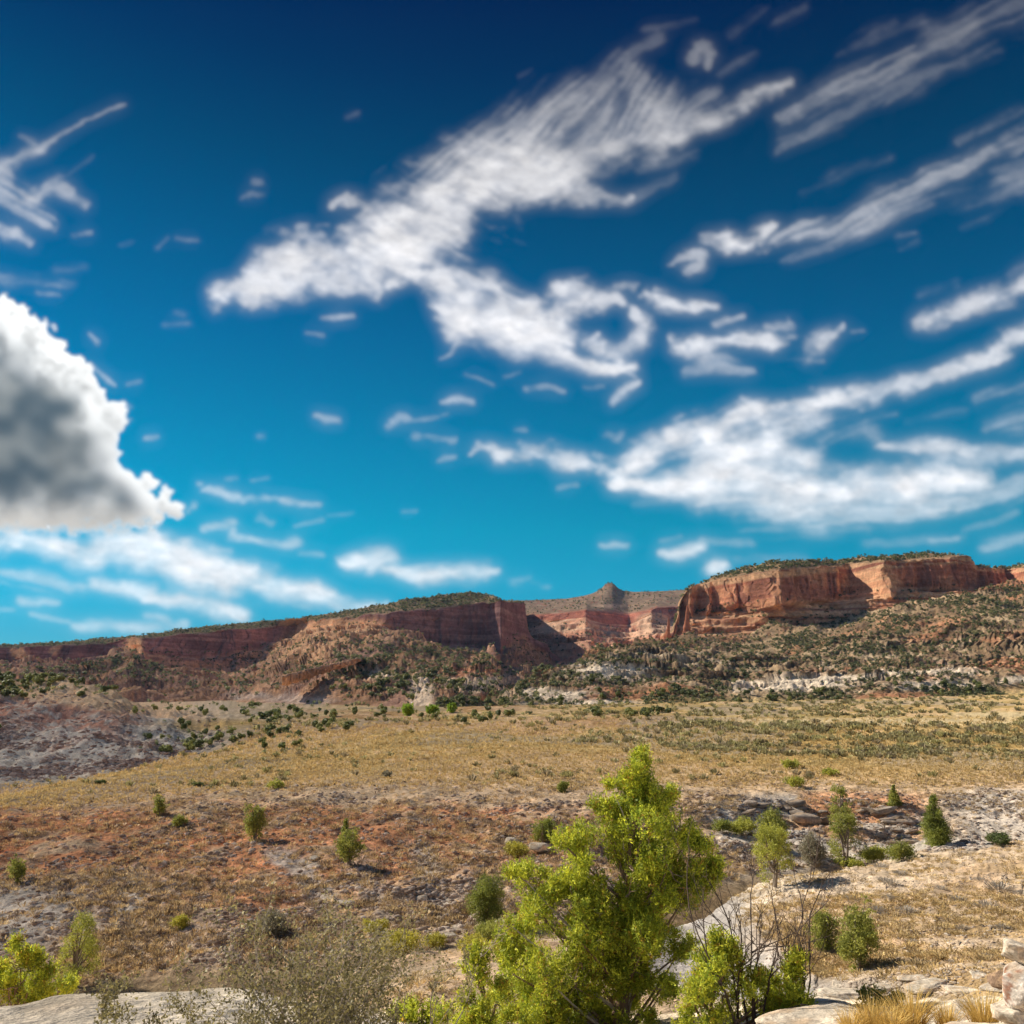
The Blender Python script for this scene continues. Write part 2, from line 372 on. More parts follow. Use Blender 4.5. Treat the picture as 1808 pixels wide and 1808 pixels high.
    # lichen and dirt
    col = blend(col, colr(.27, .2, .13), near * .5 * ss(.25, .7, n2 - .3 * n1))
    return col * (1 + .16 * n4 + .12 * n2)[..., None]
ground = sheet('ground', pxd, gg, gsub, M_GROUND, gdisp, gcol)
tag(ground.o, 'dry ground of red and grey slopes and golden grass plateau', 'ground', kind='structure')
# the shelf the photographer stands on, carried back behind the camera
bx = np.linspace(-300, 300, 61); by = np.linspace(-300, 1.19, 61); BX, BY = np.meshgrid(bx, by)
BZ = EYE - 1.79 + .12 * fbm(BX / 6, BY / 6, o=3, seed=2) * ss(0, -6, BY)
i = np.arange(60)[:, None] * 61; j = np.arange(60)[None]
o = mesh_np('ground', np.stack([BX, BY, BZ], -1).reshape(-1, 3), np.stack([i + j, i + j + 1, i + 62 + j, i + 61 + j], -1).reshape(-1, 4), M_GROUND,
            np.tile(colr(.5, .42, .31), (61 * 61, 1)), True)
tag(o, 'dry rocky shelf behind the viewpoint', 'ground', kind='structure')

# ---- foothills below the right-hand mesa
pxf = np.concatenate([np.arange(770, 2030, 2.0), np.geomspace(2060, 4200, 14)])
fk = [
 [(770, None, 330, -14), (4200, None, 360, -14)],
 [(770, 1268, 370), (850, 1262, 375), (1000, 1256, 385), (1200, 1250, 400), (1400, 1244, 420), (1600, 1238, 430), (1808, 1233, 440), (4200, 1230, 440)],
 [(770, 1266, 385), (850, 1250, 400), (940, 1228, 430), (1030, 1200, 480), (1100, 1196, 500), (1200, 1205, 500), (1400, 1205, 500), (1600, 1200, 500), (1808, 1195, 500), (4200, 1180, 500)],
 [(770, 1265, 390), (850, 1245, 430), (940, 1216, 480), (1030, 1183, 560), (1100, 1166, 620), (1200, 1158, 680), (1400, 1160, 640), (1600, 1150, 620), (1808, 1140, 620), (4200, 1120, 640)],
 [(770, 1264, 400), (850, 1242, 450), (940, 1208, 520), (1010, 1180, 620), (1060, 1165, 700), (1150, 1140, 850), (1180, 1132, 900), (1200, 1127, 925), (1300, 1120, 925), (1400, 1110, 925), (1500, 1092, 930), (1560, 1072, 930), (1600, 1062, 930), (1700, 1044, 910), (1740, 1042, 940), (1808, 1032, 1000), (4200, 1000, 1000)],
 [(770, None, 800, -20), (1150, None, 1100, -10), (4200, None, 1300, -10)],
]
def terr(Z, step, hard, off=0):
    q = (Z + off) / step; f = np.floor(q); t = q - f
    return (f + ss(hard, 1, t)) * step - off
def fdisp(X, Y, Z, T, PX):
    m = ss(.8, 1.6, T) * ss(4.4, 3.9, T) + .25 * ss(3.5, 4, T) * ss(4.6, 4.2, T)
    big = fbm(X / 90, Y / 90, o=4, seed=61); rd = ridged(X / 70, Y / 150, o=4, seed=62)
    med = fbm(X / 16, Y / 16, o=4, seed=63); sm = fbm(X / 4, Y / 4, o=3, seed=64)
    Z = Z + m * (8 * big + 6 * rd + 2.4 * med)
    led = ss(1.7, 2.2, T + .3 * big) * ss(3.6, 3.0, T + .3 * big)
    Zt = terr(Z + 4 * big + .8 * med, 7.0, .72) - 4 * big - .8 * med
    patch = ss(-.1, .5, fbm(X / 60, Y / 60, o=3, seed=67))
    Z = mix(Z, Zt, .8 * led * m * patch)
    Z = Z + m * (1.0 * sm + .6 * fbm(X / 1.8, Y / 1.8, o=2, seed=68))
    Y = Y + led * m * (6 * fbm(X / 45, Z / 2.2, o=4, seed=66) + 2 * fbm(X / 7, Z / 3, o=3, seed=69))
    return X, Y, Z
def fcol(X, Y, Z, T, PX, ROW):
    n1 = fbm(X / 60, Y / 60, o=4, seed=71); n2 = fbm(X / 12, Z / 6 + Y / 20, o=4, seed=72); n3 = fbm(X / 3.5, Z / 2.5, Y / 8, o=3, seed=73)
    dirt = colr(.25, .17, .10); cream = colr(.52, .42, .30); tan = colr(.37, .265, .16); rust = colr(.38, .17, .09); gold = colr(.54, .40, .17)
    col = np.broadcast_to(dirt, X.shape + (3,)).copy()
    col = blend(col, tan, ss(-.2, .4, n1 + .6 * n2)); col = blend(col, rust, .7 * ss(.1, .6, -n1 + .5 * n2))
    col = blend(col, cream, .6 * ss(.3, .65, n2 + .3 * n1) * ss(1.3, 1.9, T) * ss(3.4, 2.9, T)); col = blend(col, colr(.20, .125, .08), .6 * ss(.1, .4, n3 - .4 * n2) * ss(1.2, 1.6, T))
    col = blend(col, gold, ss(1.25, .95, T))
    pw = PX + 14 * n1 + 6 * n2; rw = ROW + 7 * n2 + 5 * n1
    sl = (blob(pw, rw, 1085, 1187, 75, 11, .4) + blob(pw, rw, 970, 1222, 75, 8, .4) + blob(pw, rw, 1410, 1208, 70, 17, .35) + blob(pw, rw, 1340, 1215, 60, 10, .4)
          + blob(pw, rw, 1480, 1198, 60, 10, .4) + blob(pw, rw, 1650, 1207, 85, 9, .4) + blob(pw, rw, 1680, 1187, 60, 7, .4) + blob(pw, rw, 1800, 1202, 40, 6, .4) + blob(pw, rw, 1020, 1240, 100, 7, .4) + blob(pw, rw, 1560, 1190, 60, 6, .4))
    col = blend(col, colr(.66, .55, .42), np.clip(sl, 0, 1) * .92)
    return col * (1 + .22 * n3 + .15 * n2)[..., None]
foot = sheet('foothills', pxf, [G(k, pxf, 7) for k in fk], [10, 44, 40, 60, 10], M_FAR, fdisp, fcol)
tag(foot.o, 'brown foothills with pale slickrock and ledges below the tallest red mesa', 'hills', kind='structure')

# ---- tall mesa on the right
pxm = np.concatenate([np.arange(1164, 2030, 1.3), np.geomspace(2045, 4200, 30)])
r3 = fk[4]
def rr(px, keys): return np.interp(px, [k[0] for k in keys], [k[1] for k in keys])
base = [(1164, 1134, 935), (1172, 1128, 930), (1186, 1124, 925), (1197, 1106, 960), (1203, 1094, 985), (1222, 1086, 975), (1232, 1076, 1005), (1250, 1074, 985), (1256, 1073, 1000), (1300, 1071, 965), (1304, 1070, 972), (1340, 1066, 940), (1362, 1064, 915), (1378, 1066, 905),
        (1390, 1066, 925), (1430, 1063, 965), (1470, 1056, 1005), (1484, 1050, 1030), (1500, 1047, 1035), (1540, 1042, 985), (1562, 1046, 950), (1574, 1052, 935), (1585, 1046, 950), (1600, 1038, 975), (1622, 1040, 990), (1640, 1040, 975), (1655, 1041, 985), (1690, 1040, 975), (1712, 1040, 990),
        (1722, 1040, 1030), (1778, 1036, 1090), (1792, 1034, 1075), (1808, 1034, 1050), (1900, 1030, 980), (4200, 1000, 1000)]
rimr = [(1164, 1128), (1172, 1120), (1186, 1115), (1196, 1090), (1202, 1062), (1212, 1046), (1222, 1038), (1232, 1034), (1260, 1026), (1300, 1019), (1362, 1008), (1378, 1005), (1430, 1003), (1480, 1001), (1500, 996), (1560, 992), (1600, 990), (1640, 987), (1690, 983), (1708, 983), (1714, 990), (1720, 1003), (1778, 1006), (1792, 1004), (1808, 1003), (1900, 995), (4200, 960)]
topr = [(1164, 1127), (1186, 1113), (1202, 1060), (1212, 1043), (1222, 1034), (1232, 1030), (1260, 1019), (1290, 1010), (1320, 1001), (1350, 995), (1380, 991), (1480, 989), (1520, 985), (1560, 981), (1620, 977), (1680, 978), (1706, 981), (1714, 986), (1720, 999), (1760, 1002), (1780, 1001), (1808, 996), (1900, 985), (4200, 950)]
apr = [(1164, 1140), (1200, 1122), (1300, 1114), (1400, 1104), (1480, 1092), (1540, 1075), (1600, 1055), (1700, 1046), (1808, 1040), (4200, 1010)]
bd = lambda p: float(np.interp(p, [k[0] for k in base], [k[2] for k in base]))
br = lambda p: float(np.interp(p, [k[0] for k in base], [k[1] for k in base]))
bsm = lambda p: 0.35 * bd(p) + 0.65 * 960
M0 = [(p, r + 14, 930 if p < 1650 else 960) for p, r in apr]
M1 = [(p, r + (br(p) - r) * .5, (bsm(p) + 935) / 2) for p, r in apr]
M1 = [(p, (np.interp(p, [a for a, b in apr], [b for a, b in apr]) + br(p)) / 2, (bsm(p) + 940) / 2) for p in [k[0] for k in base]]
M3 = [(p, r, bd(p) + 10) for p, r in rimr]
M4 = [(p, r, bd(p) + (60 if 1225 < p < 1712 else 25)) for p, r in topr]
M5 = [(p, r + 8, bd(p) + 900) for p, r in topr]
def mdisp(X, Y, Z, T, PX):
    cl = ss(1.85, 2.1, T) * ss(3.15, 2.95, T); ap = ss(.2, .6, T) * ss(2.1, 1.9, T)
    fl = ridged(X / 22, Z / 160, o=3, seed=81); fl2 = fbm(X / 7, Z / 60, o=3, seed=82)
    n = fbm(X / 30, Y / 30, Z / 30, o=4, seed=83)
    Y = Y - cl * (6.5 * np.sign(fl) * np.abs(fl) ** .7 + 2.6 * fl2 + 6 * n + 9 * fbm(X / 55, Z / 400, o=3, seed=89) + 2.2 * np.round(2.2 * fbm(X / 11, Z / 30, o=3, seed=90)))
    Y = Y + cl * 5.0 * ss(.45, .8, -ridged(X / 34 + 3.3, Z / 300, o=2, seed=88))
    Zt = terr(Z + 3 * n, 9.0, .55) - 3 * n
    Z = np.where(ap > 0, mix(Z, Zt, .8 * ap), Z)
    Y = Y + ap * (9 * fbm(X / 25, Z / 7, o=4, seed=84) + 3 * fbm(X / 6, Z / 2.5, o=3, seed=85))
    top = ss(3.0, 3.3, T)
    Z = Z + top * ss(4.6, 4.0, T) * 1.6 * fbm(X / 14, Y / 14, o=3, seed=86) + cl * ss(2.6, 3, T) * 1.8 * fbm(X / 12, X * 0, o=4, seed=87)
    return X, Y, Z
def mcol(X, Y, Z, T, PX, ROW):
    n1 = fbm(X / 40, Z / 12, o=4, seed=91); n2 = fbm(X / 9, Z / 30, o=4, seed=92); n3 = fbm(X / 50, Z / 3.2, o=4, seed=93); n4 = fbm(X / 3, Z / 3, Y / 6, o=3, seed=94)
    red = colr(.42, .175, .105); orange = colr(.56, .30, .17); dark = colr(.24, .10, .072); buff = colr(.58, .36, .21)
    col = np.broadcast_to(red, X.shape + (3,)).copy()
    col = blend(col, orange, .6 * ss(-.1, .5, n1 + .3 * n3)); col = blend(col, dark, .8 * ss(.0, .45, fbm(X / 7, Z / 60, o=4, seed=95) + .3 * n4) * ss(1.9, 2.2, T))
    ap = ss(2.1, 1.9, T)
    col = blend(col, orange, ap * .8); col = blend(col, buff, ap * ss(.0, .5, n3 + .3 * n1)); col = blend(col, dark * 1.1, ap * .6 * ss(.15, .5, -n3 + .2 * n4))
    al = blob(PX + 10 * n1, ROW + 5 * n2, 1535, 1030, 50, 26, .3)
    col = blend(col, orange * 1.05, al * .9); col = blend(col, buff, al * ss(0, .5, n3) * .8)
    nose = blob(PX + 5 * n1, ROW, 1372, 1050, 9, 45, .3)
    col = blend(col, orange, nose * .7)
    top = ss(2.98, 3.1, T)
    col = blend(col, colr(.29, .19, .11), top)
    lay = ss(2.72, 2.85, T) * ss(3.1, 2.95, T)
    col = blend(col, buff * .85, lay * ss(-.1, .4, n3 + .3))
    return col * (1 + .15 * n4 + .13 * n3)[..., None]
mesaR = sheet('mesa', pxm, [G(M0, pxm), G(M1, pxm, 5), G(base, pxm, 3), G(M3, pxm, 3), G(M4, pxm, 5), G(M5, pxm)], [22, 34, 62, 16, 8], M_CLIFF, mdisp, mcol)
tag(mesaR.o, 'tallest red sandstone mesa with sheer fluted cliffs and a flat wooded top', 'mesa', kind='structure')

# ---- long mesa on the left with its slopes
pxl = np.concatenate([-np.geomspace(2600, 230, 22), np.arange(-200, 1064, 1.7)])
rim = [(-2600, 1180, 1500), (-400, 1150, 1420), (-40, 1146, 1400), (-5, 1144, 1470), (22, 1143, 1500), (50, 1142, 1462), (56, 1142, 1490), (180, 1136, 1570), (205, 1132, 1570), (228, 1128, 1500), (250, 1127, 1370), (262, 1126, 1385), (400, 1114, 1510), (520, 1104, 1640), (536, 1100, 1610), (560, 1096, 1490), (600, 1093, 1410), (640, 1088, 1360), (684, 1082, 1290), (692, 1081, 1300), (760, 1076, 1345), (840, 1068, 1385), (872, 1066, 1380), (885, 1061, 1352), (893, 1063, 1400), (910, 1064, 1480), (927, 1064, 1560), (931, 1112, 1580), (940, 1128, 1600), (966, 1138, 1640), (972, 1152, 1660), (1000, 1174, 1750), (1016, 1192, 1800), (1064, 1222, 1900)]
topl = [(-2600, 1170), (-400, 1146), (0, 1139), (110, 1134), (200, 1126), (250, 1121), (330, 1110), (450, 1099), (560, 1088), (640, 1074), (720, 1059), (780, 1051), (830, 1047), (862, 1049), (880, 1056), (893, 1061), (927, 1062), (931, 1110), (940, 1126), (966, 1136), (972, 1150), (1000, 1172), (1016, 1190), (1064, 1221)]
cb = [(-2600, 1200), (-400, 1170), (0, 1166), (20, 1168), (50, 1160), (56, 1172), (100, 1178), (180, 1160), (205, 1145), (228, 1136), (250, 1140), (262, 1152), (330, 1156), (400, 1152), (470, 1138), (520, 1122), (540, 1106), (560, 1106), (600, 1104), (650, 1100), (684, 1104), (700, 1114), (740, 1132), (790, 1140), (840, 1143), (872, 1150), (885, 1165), (893, 1140), (910, 1122), (926, 1118), (931, 1122), (940, 1137), (966, 1146), (972, 1160), (1000, 1181), (1016, 1199), (1064, 1226)]
rd_ = lambda p: float(np.interp(p, [k[0] for k in rim], [k[2] for k in rim]))
L3 = rim
L2 = [(p, r, rd_(p) - 14) for p, r in cb]
L4 = [(p, r, rd_(p) + (70 if p < 880 else 14)) for p, r in topl]
L5 = [(p, r + 10, rd_(p) + 900) for p, r in topl]
L1 = [(-2600, 1215, 1200), (-400, 1195, 1150), (0, 1195, 1150), (36, 1192, 1080), (60, 1180, 1100), (110, 1180, 1150), (150, 1182, 1170), (188, 1180, 1060), (225, 1168, 1080), (250, 1176, 1240), (275, 1186, 1320), (330, 1196, 1390), (400, 1194, 1455), (450, 1182, 1500), (480, 1166, 1480), (510, 1154, 1250), (540, 1150, 1070), (620, 1142, 960), (700, 1142, 980), (780, 1156, 1060), (850, 1164, 1080), (876, 1166, 1100), (888, 1190, 1130), (905, 1182, 1330), (930, 1182, 1480), (966, 1190, 1580), (1000, 1200, 1680), (1016, 1208, 1720), (1064, 1230, 1800)]
L0 = [(-2600, 1225, 640), (-400, 1222, 700), (0, 1212, 700), (120, 1222, 700), (190, 1240, 620), (270, 1240, 640), (380, 1222, 700), (450, 1215, 640), (560, 1212, 560), (680, 1232, 490), (760, 1252, 450), (820, 1250, 480), (880, 1238, 560), (940, 1222, 820), (1000, 1200, 1150), (1064, 1185, 1500)]
L0 = [(p, None, d, -9.5) for p, r, d in L0]
Lm = [(p, None, d * .86, -12) for p, q_, d, r in L0]
L00 = [(p, None, d * .7, -26) for p, q_, d, r in L0]
def ldisp(X, Y, Z, T, PX):
    cl = ss(2.85, 3.05, T) * ss(4.1, 3.95, T); sl = ss(.9, 1.3, T) * ss(3.0, 2.7, T)
    big = fbm(X / 110, Y / 110, o=4, seed=101); rd = ridged(X / 75, Y / 170, o=4, seed=102)
    med = fbm(X / 22, Y / 22, o=4, seed=103); sm = fbm(X / 6, Y / 6, o=3, seed=104)
    Z = Z + sl * (6 * big + 13 * rd + 4.2 * med)
    led = ss(2.0, 2.5, T) * ss(3.1, 2.9, T)
    Zt = terr(Z + 4 * med, 14.0, .6) - 4 * med
    Z = mix(Z, Zt, .8 * led)
    Z = Z + sl * (2.0 * sm + .8 * fbm(X / 2.2, Y / 2.2, o=2, seed=109))
    Y = Y - sl * 7 * fbm(X / 18, Z / 7, o=3, seed=110)
    fl = ridged(X / 34, Z / 200, o=3, seed=105); f2 = fbm(X / 12, Z / 90, o=3, seed=106)
    Y = Y - cl * (6 * fl + 3.5 * f2 + 14 * fbm(X / 70, Z / 400, o=3, seed=116) + 3 * np.round(2 * fbm(X / 16, Z / 40, o=3, seed=117)))
    Z = Z + ss(3.5, 4, T) * ss(4.3, 4, T) * 2.5 * fbm(X / 16, X * 0, o=4, seed=118)
    Y = Y - led * 8 * fbm(X / 35, Z / 9, o=3, seed=107)
    top = ss(4.0, 4.4, T)
    Z = Z + top * ss(5.4, 5, T) * 2.0 * fbm(X / 20, Y / 20, o=3, seed=108)
    return X, Y, Z
def lcol(X, Y, Z, T, PX, ROW):
    n1 = fbm(X / 70, Y / 70 + Z / 15, o=4, seed=111); n2 = fbm(X / 14, Z / 40, o=4, seed=112); n3 = fbm(X / 70, Z / 4.5, o=4, seed=113); n4 = fbm(X / 5, Z / 4, Y / 9, o=3, seed=114)
    red = colr(.235, .115, .105); tanr = colr(.50, .30, .185); dark = colr(.14, .07, .065); dirt = colr(.37, .215, .125); cream = colr(.62, .46, .32); mauve = colr(.30, .18, .155)  # cliff red and dark deepened to put shade into the rock colour
    col = np.broadcast_to(dirt, X.shape + (3,)).copy()
    col = blend(col, tanr, ss(-.1, .5, n1 + .5 * n4)); col = blend(col, mauve, .5 * ss(0, .5, n2)); col = blend(col, colr(.20, .13, .09), .55 * ss(.1, .45, n4 - .3 * n1))
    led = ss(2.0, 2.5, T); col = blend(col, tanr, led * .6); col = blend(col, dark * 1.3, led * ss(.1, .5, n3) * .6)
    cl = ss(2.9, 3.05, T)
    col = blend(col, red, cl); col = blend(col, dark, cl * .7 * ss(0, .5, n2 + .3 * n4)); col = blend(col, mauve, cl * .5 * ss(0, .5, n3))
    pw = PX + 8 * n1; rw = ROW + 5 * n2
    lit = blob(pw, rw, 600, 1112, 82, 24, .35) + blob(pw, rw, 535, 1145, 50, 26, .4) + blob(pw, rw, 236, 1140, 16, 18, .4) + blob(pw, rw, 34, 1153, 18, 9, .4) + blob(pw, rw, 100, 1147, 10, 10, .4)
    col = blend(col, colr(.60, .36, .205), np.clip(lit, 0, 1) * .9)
    col = blend(col, colr(.62, .49, .36), np.clip(blob(pw, rw, 745, 1222, 22, 34, .4) + blob(pw, rw, 665, 1188, 34, 6, .4) + blob(pw, rw, 850, 1203, 60, 16, .4) + blob(pw, rw, 815, 1236, 18, 9, .4), 0, 1) * .95)
    col = blend(col, colr(.50, .24, .14), np.clip(blob(pw, rw, 835, 1184, 55, 8, .3), 0, 1) * .8)
    col = blend(col, colr(.52, .46, .41), np.clip(blob(pw, rw, 530, 1235, 60, 8, .4) + blob(pw, rw, 440, 1228, 40, 6, .5), 0, 1) * .5)
    col = blend(col, colr(.29, .20, .12), ss(3.98, 4.15, T))
    return col * (1 + .2 * n4 + .12 * n3)[..., None]
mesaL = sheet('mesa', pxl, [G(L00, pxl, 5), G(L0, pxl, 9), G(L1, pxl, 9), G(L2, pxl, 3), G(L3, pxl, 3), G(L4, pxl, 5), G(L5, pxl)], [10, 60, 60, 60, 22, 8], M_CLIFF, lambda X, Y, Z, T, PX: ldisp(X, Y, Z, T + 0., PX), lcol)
def slope_mat(sh, tmax):
    sh.o.data.materials.append(M_FAR); t = sh.T[:-1, :-1].ravel(); sh.o.data.polygons.foreach_set('material_index', (t < tmax).astype(np.int32))
slope_mat(mesaL, 2.0)
tag(mesaL.o, 'long red mesa in purple shade with tan slopes running down to the valley', 'mesa', kind='structure')

# ---- far mesa with a small butte, closing the canyon
pxc = np.arange(860, 1330, 1.7)
C4 = [(860, 1060), (930, 1060), (1000, 1057), (1030, 1052), (1045, 1048), (1056, 1043), (1063, 1038), (1068, 1032), (1074, 1029), (1081, 1029), (1086, 1033), (1092, 1039), (1100, 1043), (1120, 1045), (1160, 1044), (1215, 1041), (1330, 1040)]
C3 = [(860, 1086, 2500), (930, 1088, 2450), (985, 1085, 2300), (1035, 1078, 2150), (1042, 1080, 2180), (1075, 1084, 2300), (1110, 1086, 2400), (1124, 1084, 2330), (1150, 1078, 2250), (1160, 1074, 2260), (1205, 1072, 2350), (1330, 1070, 2450)]
C2 = [(860, 1112, 2460), (930, 1108, 2420), (985, 1096, 2270), (1035, 1090, 2130), (1042, 1096, 2160), (1075, 1104, 2270), (1110, 1104, 2360), (1124, 1096, 2300), (1150, 1084, 2220), (1160, 1092, 2230), (1205, 1100, 2300), (1330, 1100, 2400)]
C1 = [(860, 1150, 2100), (930, 1150, 2050), (1000, 1140, 1850), (1040, 1135, 1800), (1050, 1138, 1840), (1100, 1132, 2050), (1115, 1130, 2040), (1150, 1122, 1850), (1330, 1120, 1850)]
C0 = [(860, 1210, 1500), (1000, 1205, 1400), (1060, 1185, 1300), (1150, 1165, 1300), (1330, 1150, 1300)]
C00 = [(860, None, 1300, -30), (1330, None, 1200, -30)]
cdz = [k[2] for k in C3]
C4b = [(p, r, 2760) for p, r in C4]
C5 = [(860, 1072, 3300), (1330, 1058, 3300)]
def cdisp(X, Y, Z, T, PX):
    sl = ss(.6, 1.2, T) * ss(3.05, 2.8, T); cl = ss(2.9, 3.1, T) * ss(4.1, 3.95, T)
    med = fbm(X / 40, Y / 40, o=4, seed=123); n = fbm(X / 90, Y / 90, o=4, seed=121)
    Z = Z + sl * (8 * n + 5 * med); Zt = terr(Z + 5 * n, 17, .55) - 5 * n; Z = mix(Z, Zt, .85 * sl)
    Y = Y - cl * (30 * fbm(X / 90, Z / 400, o=4, seed=128) + 5 * np.round(2 * fbm(X / 24, Z / 50, o=3, seed=129))) - (sl * 30 + cl * 10) * fbm(X / 60, Z / 14, o=4, seed=124) - cl * 12 * ridged(X / 70, Z / 300, o=3, seed=125)
    Z = Z + ss(4.05, 4.4, T) * ss(5, 4.7, T) * 3 * fbm(X / 40, Y / 40, o=3, seed=126)
    return X, Y, Z
def ccol(X, Y, Z, T, PX, ROW):
    n1 = fbm(X / 90, Z / 18, o=4, seed=131); n3 = fbm(X / 120, Z / 6, o=4, seed=133); n4 = fbm(X / 9, Z / 6, o=3, seed=134)
    red = colr(.38, .15, .10); orange = colr(.56, .30, .19); buff = colr(.60, .40, .27); veg = colr(.27, .185, .125)
    col = np.broadcast_to(orange, X.shape + (3,)).copy()
    col = blend(col, buff, ss(0, .5, n3)); col = blend(col, red, .7 * ss(.05, .5, -n3 + .3 * n1))
    col = blend(col, red, ss(3.0, 3.1, T)); col = blend(col, veg, ss(4.0, 4.15, T) * ss(-.6, .0, n4 + .5))
    rw = ROW + 3 * n1
    col = blend(col, buff, np.clip(blob(PX, rw, 1155, 1100, 32, 18, .3) + blob(PX, rw, 960, 1105, 34, 10, .4) + blob(PX, rw, 1075, 1070, 24, 5, .4), 0, 1) * .85)
    col = blend(col, veg, .6 * ss(.1, .4, fbm(X / 30, Z / 10, o=3, seed=139)) * ss(3.0, 2.8, T))
    return col * (1 + .2 * n4)[..., None]
mesaC = sheet('mesa', pxc, [G(C00, pxc), G(C0, pxc, 5), G(C1, pxc, 5), G(C2, pxc, 3), G(C3, pxc, 3), G(C4b, pxc, 3), G(C5, pxc)], [6, 50, 44, 36, 26, 6], M_CLIFF, cdisp, ccol)
tag(mesaC.o, 'farthest mesa closing the canyon with a small knob on its skyline', 'mesa', kind='structure')
print('terrain', time.time() - T0)
# ------------------------------------------------------------------ placing things on the ground
bpy.context.view_layer.update(); DG = bpy.context.evaluated_depsgraph_get()
def at(px, row):
    v = Vector(((px - CX), F * CP + (CX - row) * -SP, F * SP + (CX - row) * CP)).normalized()
    hit, loc, nrm, *_ = SC.ray_cast(DG, Vector((0, 0, EYE)), v)
    return np.array(loc)
def down(x, y):
    hit, loc, nrm, *_ = SC.ray_cast(DG, Vector((x, y, 400)), Vector((0, 0, -1)))
    return np.array(loc)
def unit(n):
    v = R.normal(size=(n, 3)); return v / np.linalg.norm(v, axis=1, keepdims=True)
def leaves(mb, p, size, col, bias=None, slim=.45):
    """one small pointed leaf face at every point"""
    n = len(p); a = unit(n)
    if bias is not None: a = a + bias; a /= np.linalg.norm(a, axis=1, keepdims=True)
    b = np.cross(a, unit(n)); b /= np.linalg.norm(b, axis=1, keepdims=True) + 1e-9
    s = np.broadcast_to(size, (n,))[:, None] * R.uniform(.6, 1.3, (n, 1))
    V = np.stack([p - a * s * .5 - b * s * slim, p - a * s * .5 + b * s * slim, p + a * s * .6], 1)
    mb.add(V.reshape(-1, 3), np.arange(3 * n).reshape(-1, 3), np.repeat(col, 3, 0))
def lobe_points(c, r, n, inner=.35, squash=1.0):
    u = unit(n); rr_ = (inner + (1 - inner) * R.random(n) ** .6)[:, None]
    return c + u * rr_ * np.asarray(r) * np.array([1, 1, squash]), u

# ---- mid-distance junipers and shrubs, each its own thing
def crown_lobes(kind, H, Wd):
    out = []
    if kind == 'cone':
        for k in range(20):
            t = (k + .5) / 20; w = Wd * .5 * (1 - t) ** .7 * (.75 if t < .12 else 1)
            for q in range(3):
                a = R.uniform(0, 6.28); out.append(((math.cos(a) * w * .5, math.sin(a) * w * .5, H * (.06 + .9 * t)), max(w * .52, .06 * H)))
    elif kind == 'round':
        for k in range(46):
            u = unit(1)[0]; r = R.uniform(.06, .20) * Wd; e = R.uniform(.2, .46) if r < .13 * Wd else R.uniform(.15, .34)
            out.append(((u[0] * Wd * e, u[1] * Wd * e, H * (.50 + .42 * u[2] * e / .36 + .05 * abs(R.normal()))), min(r, .22 * H)))
    elif kind == 'open':
        for k in range(26):
            a = R.uniform(0, 6.28); t = R.uniform(.2, .97); w = Wd * .34 * (1.15 - t * .7)
            out.append(((math.cos(a) * w, math.sin(a) * w, H * t), R.uniform(.06, .12) * Wd + .03 * H))
    elif kind == 'low':
        for k in range(24):
            a = R.uniform(0, 6.28); q = math.sqrt(R.random()); out.append(((math.cos(a) * q * Wd * .36, math.sin(a) * q * Wd * .36, H * R.uniform(.3, .75 - .2 * q)), R.uniform(.13, .22) * H + .03 * Wd))
    return out
GREENS = {'g': (colr(.28, .30, .05), colr(.10, .13, .03)), 'y': (colr(.44, .43, .07), colr(.22, .25, .045)), 'b': (colr(.30, .42, .03), colr(.13, .22, .02)),
          'd': (colr(.12, .15, .04), colr(.055, .08, .025)), 's': (colr(.29, .26, .17), colr(.17, .15, .10)), 'r': (colr(.50, .46, .06), colr(.28, .25, .05)), 'm': (colr(.36, .36, .07), colr(.13, .155, .035))}
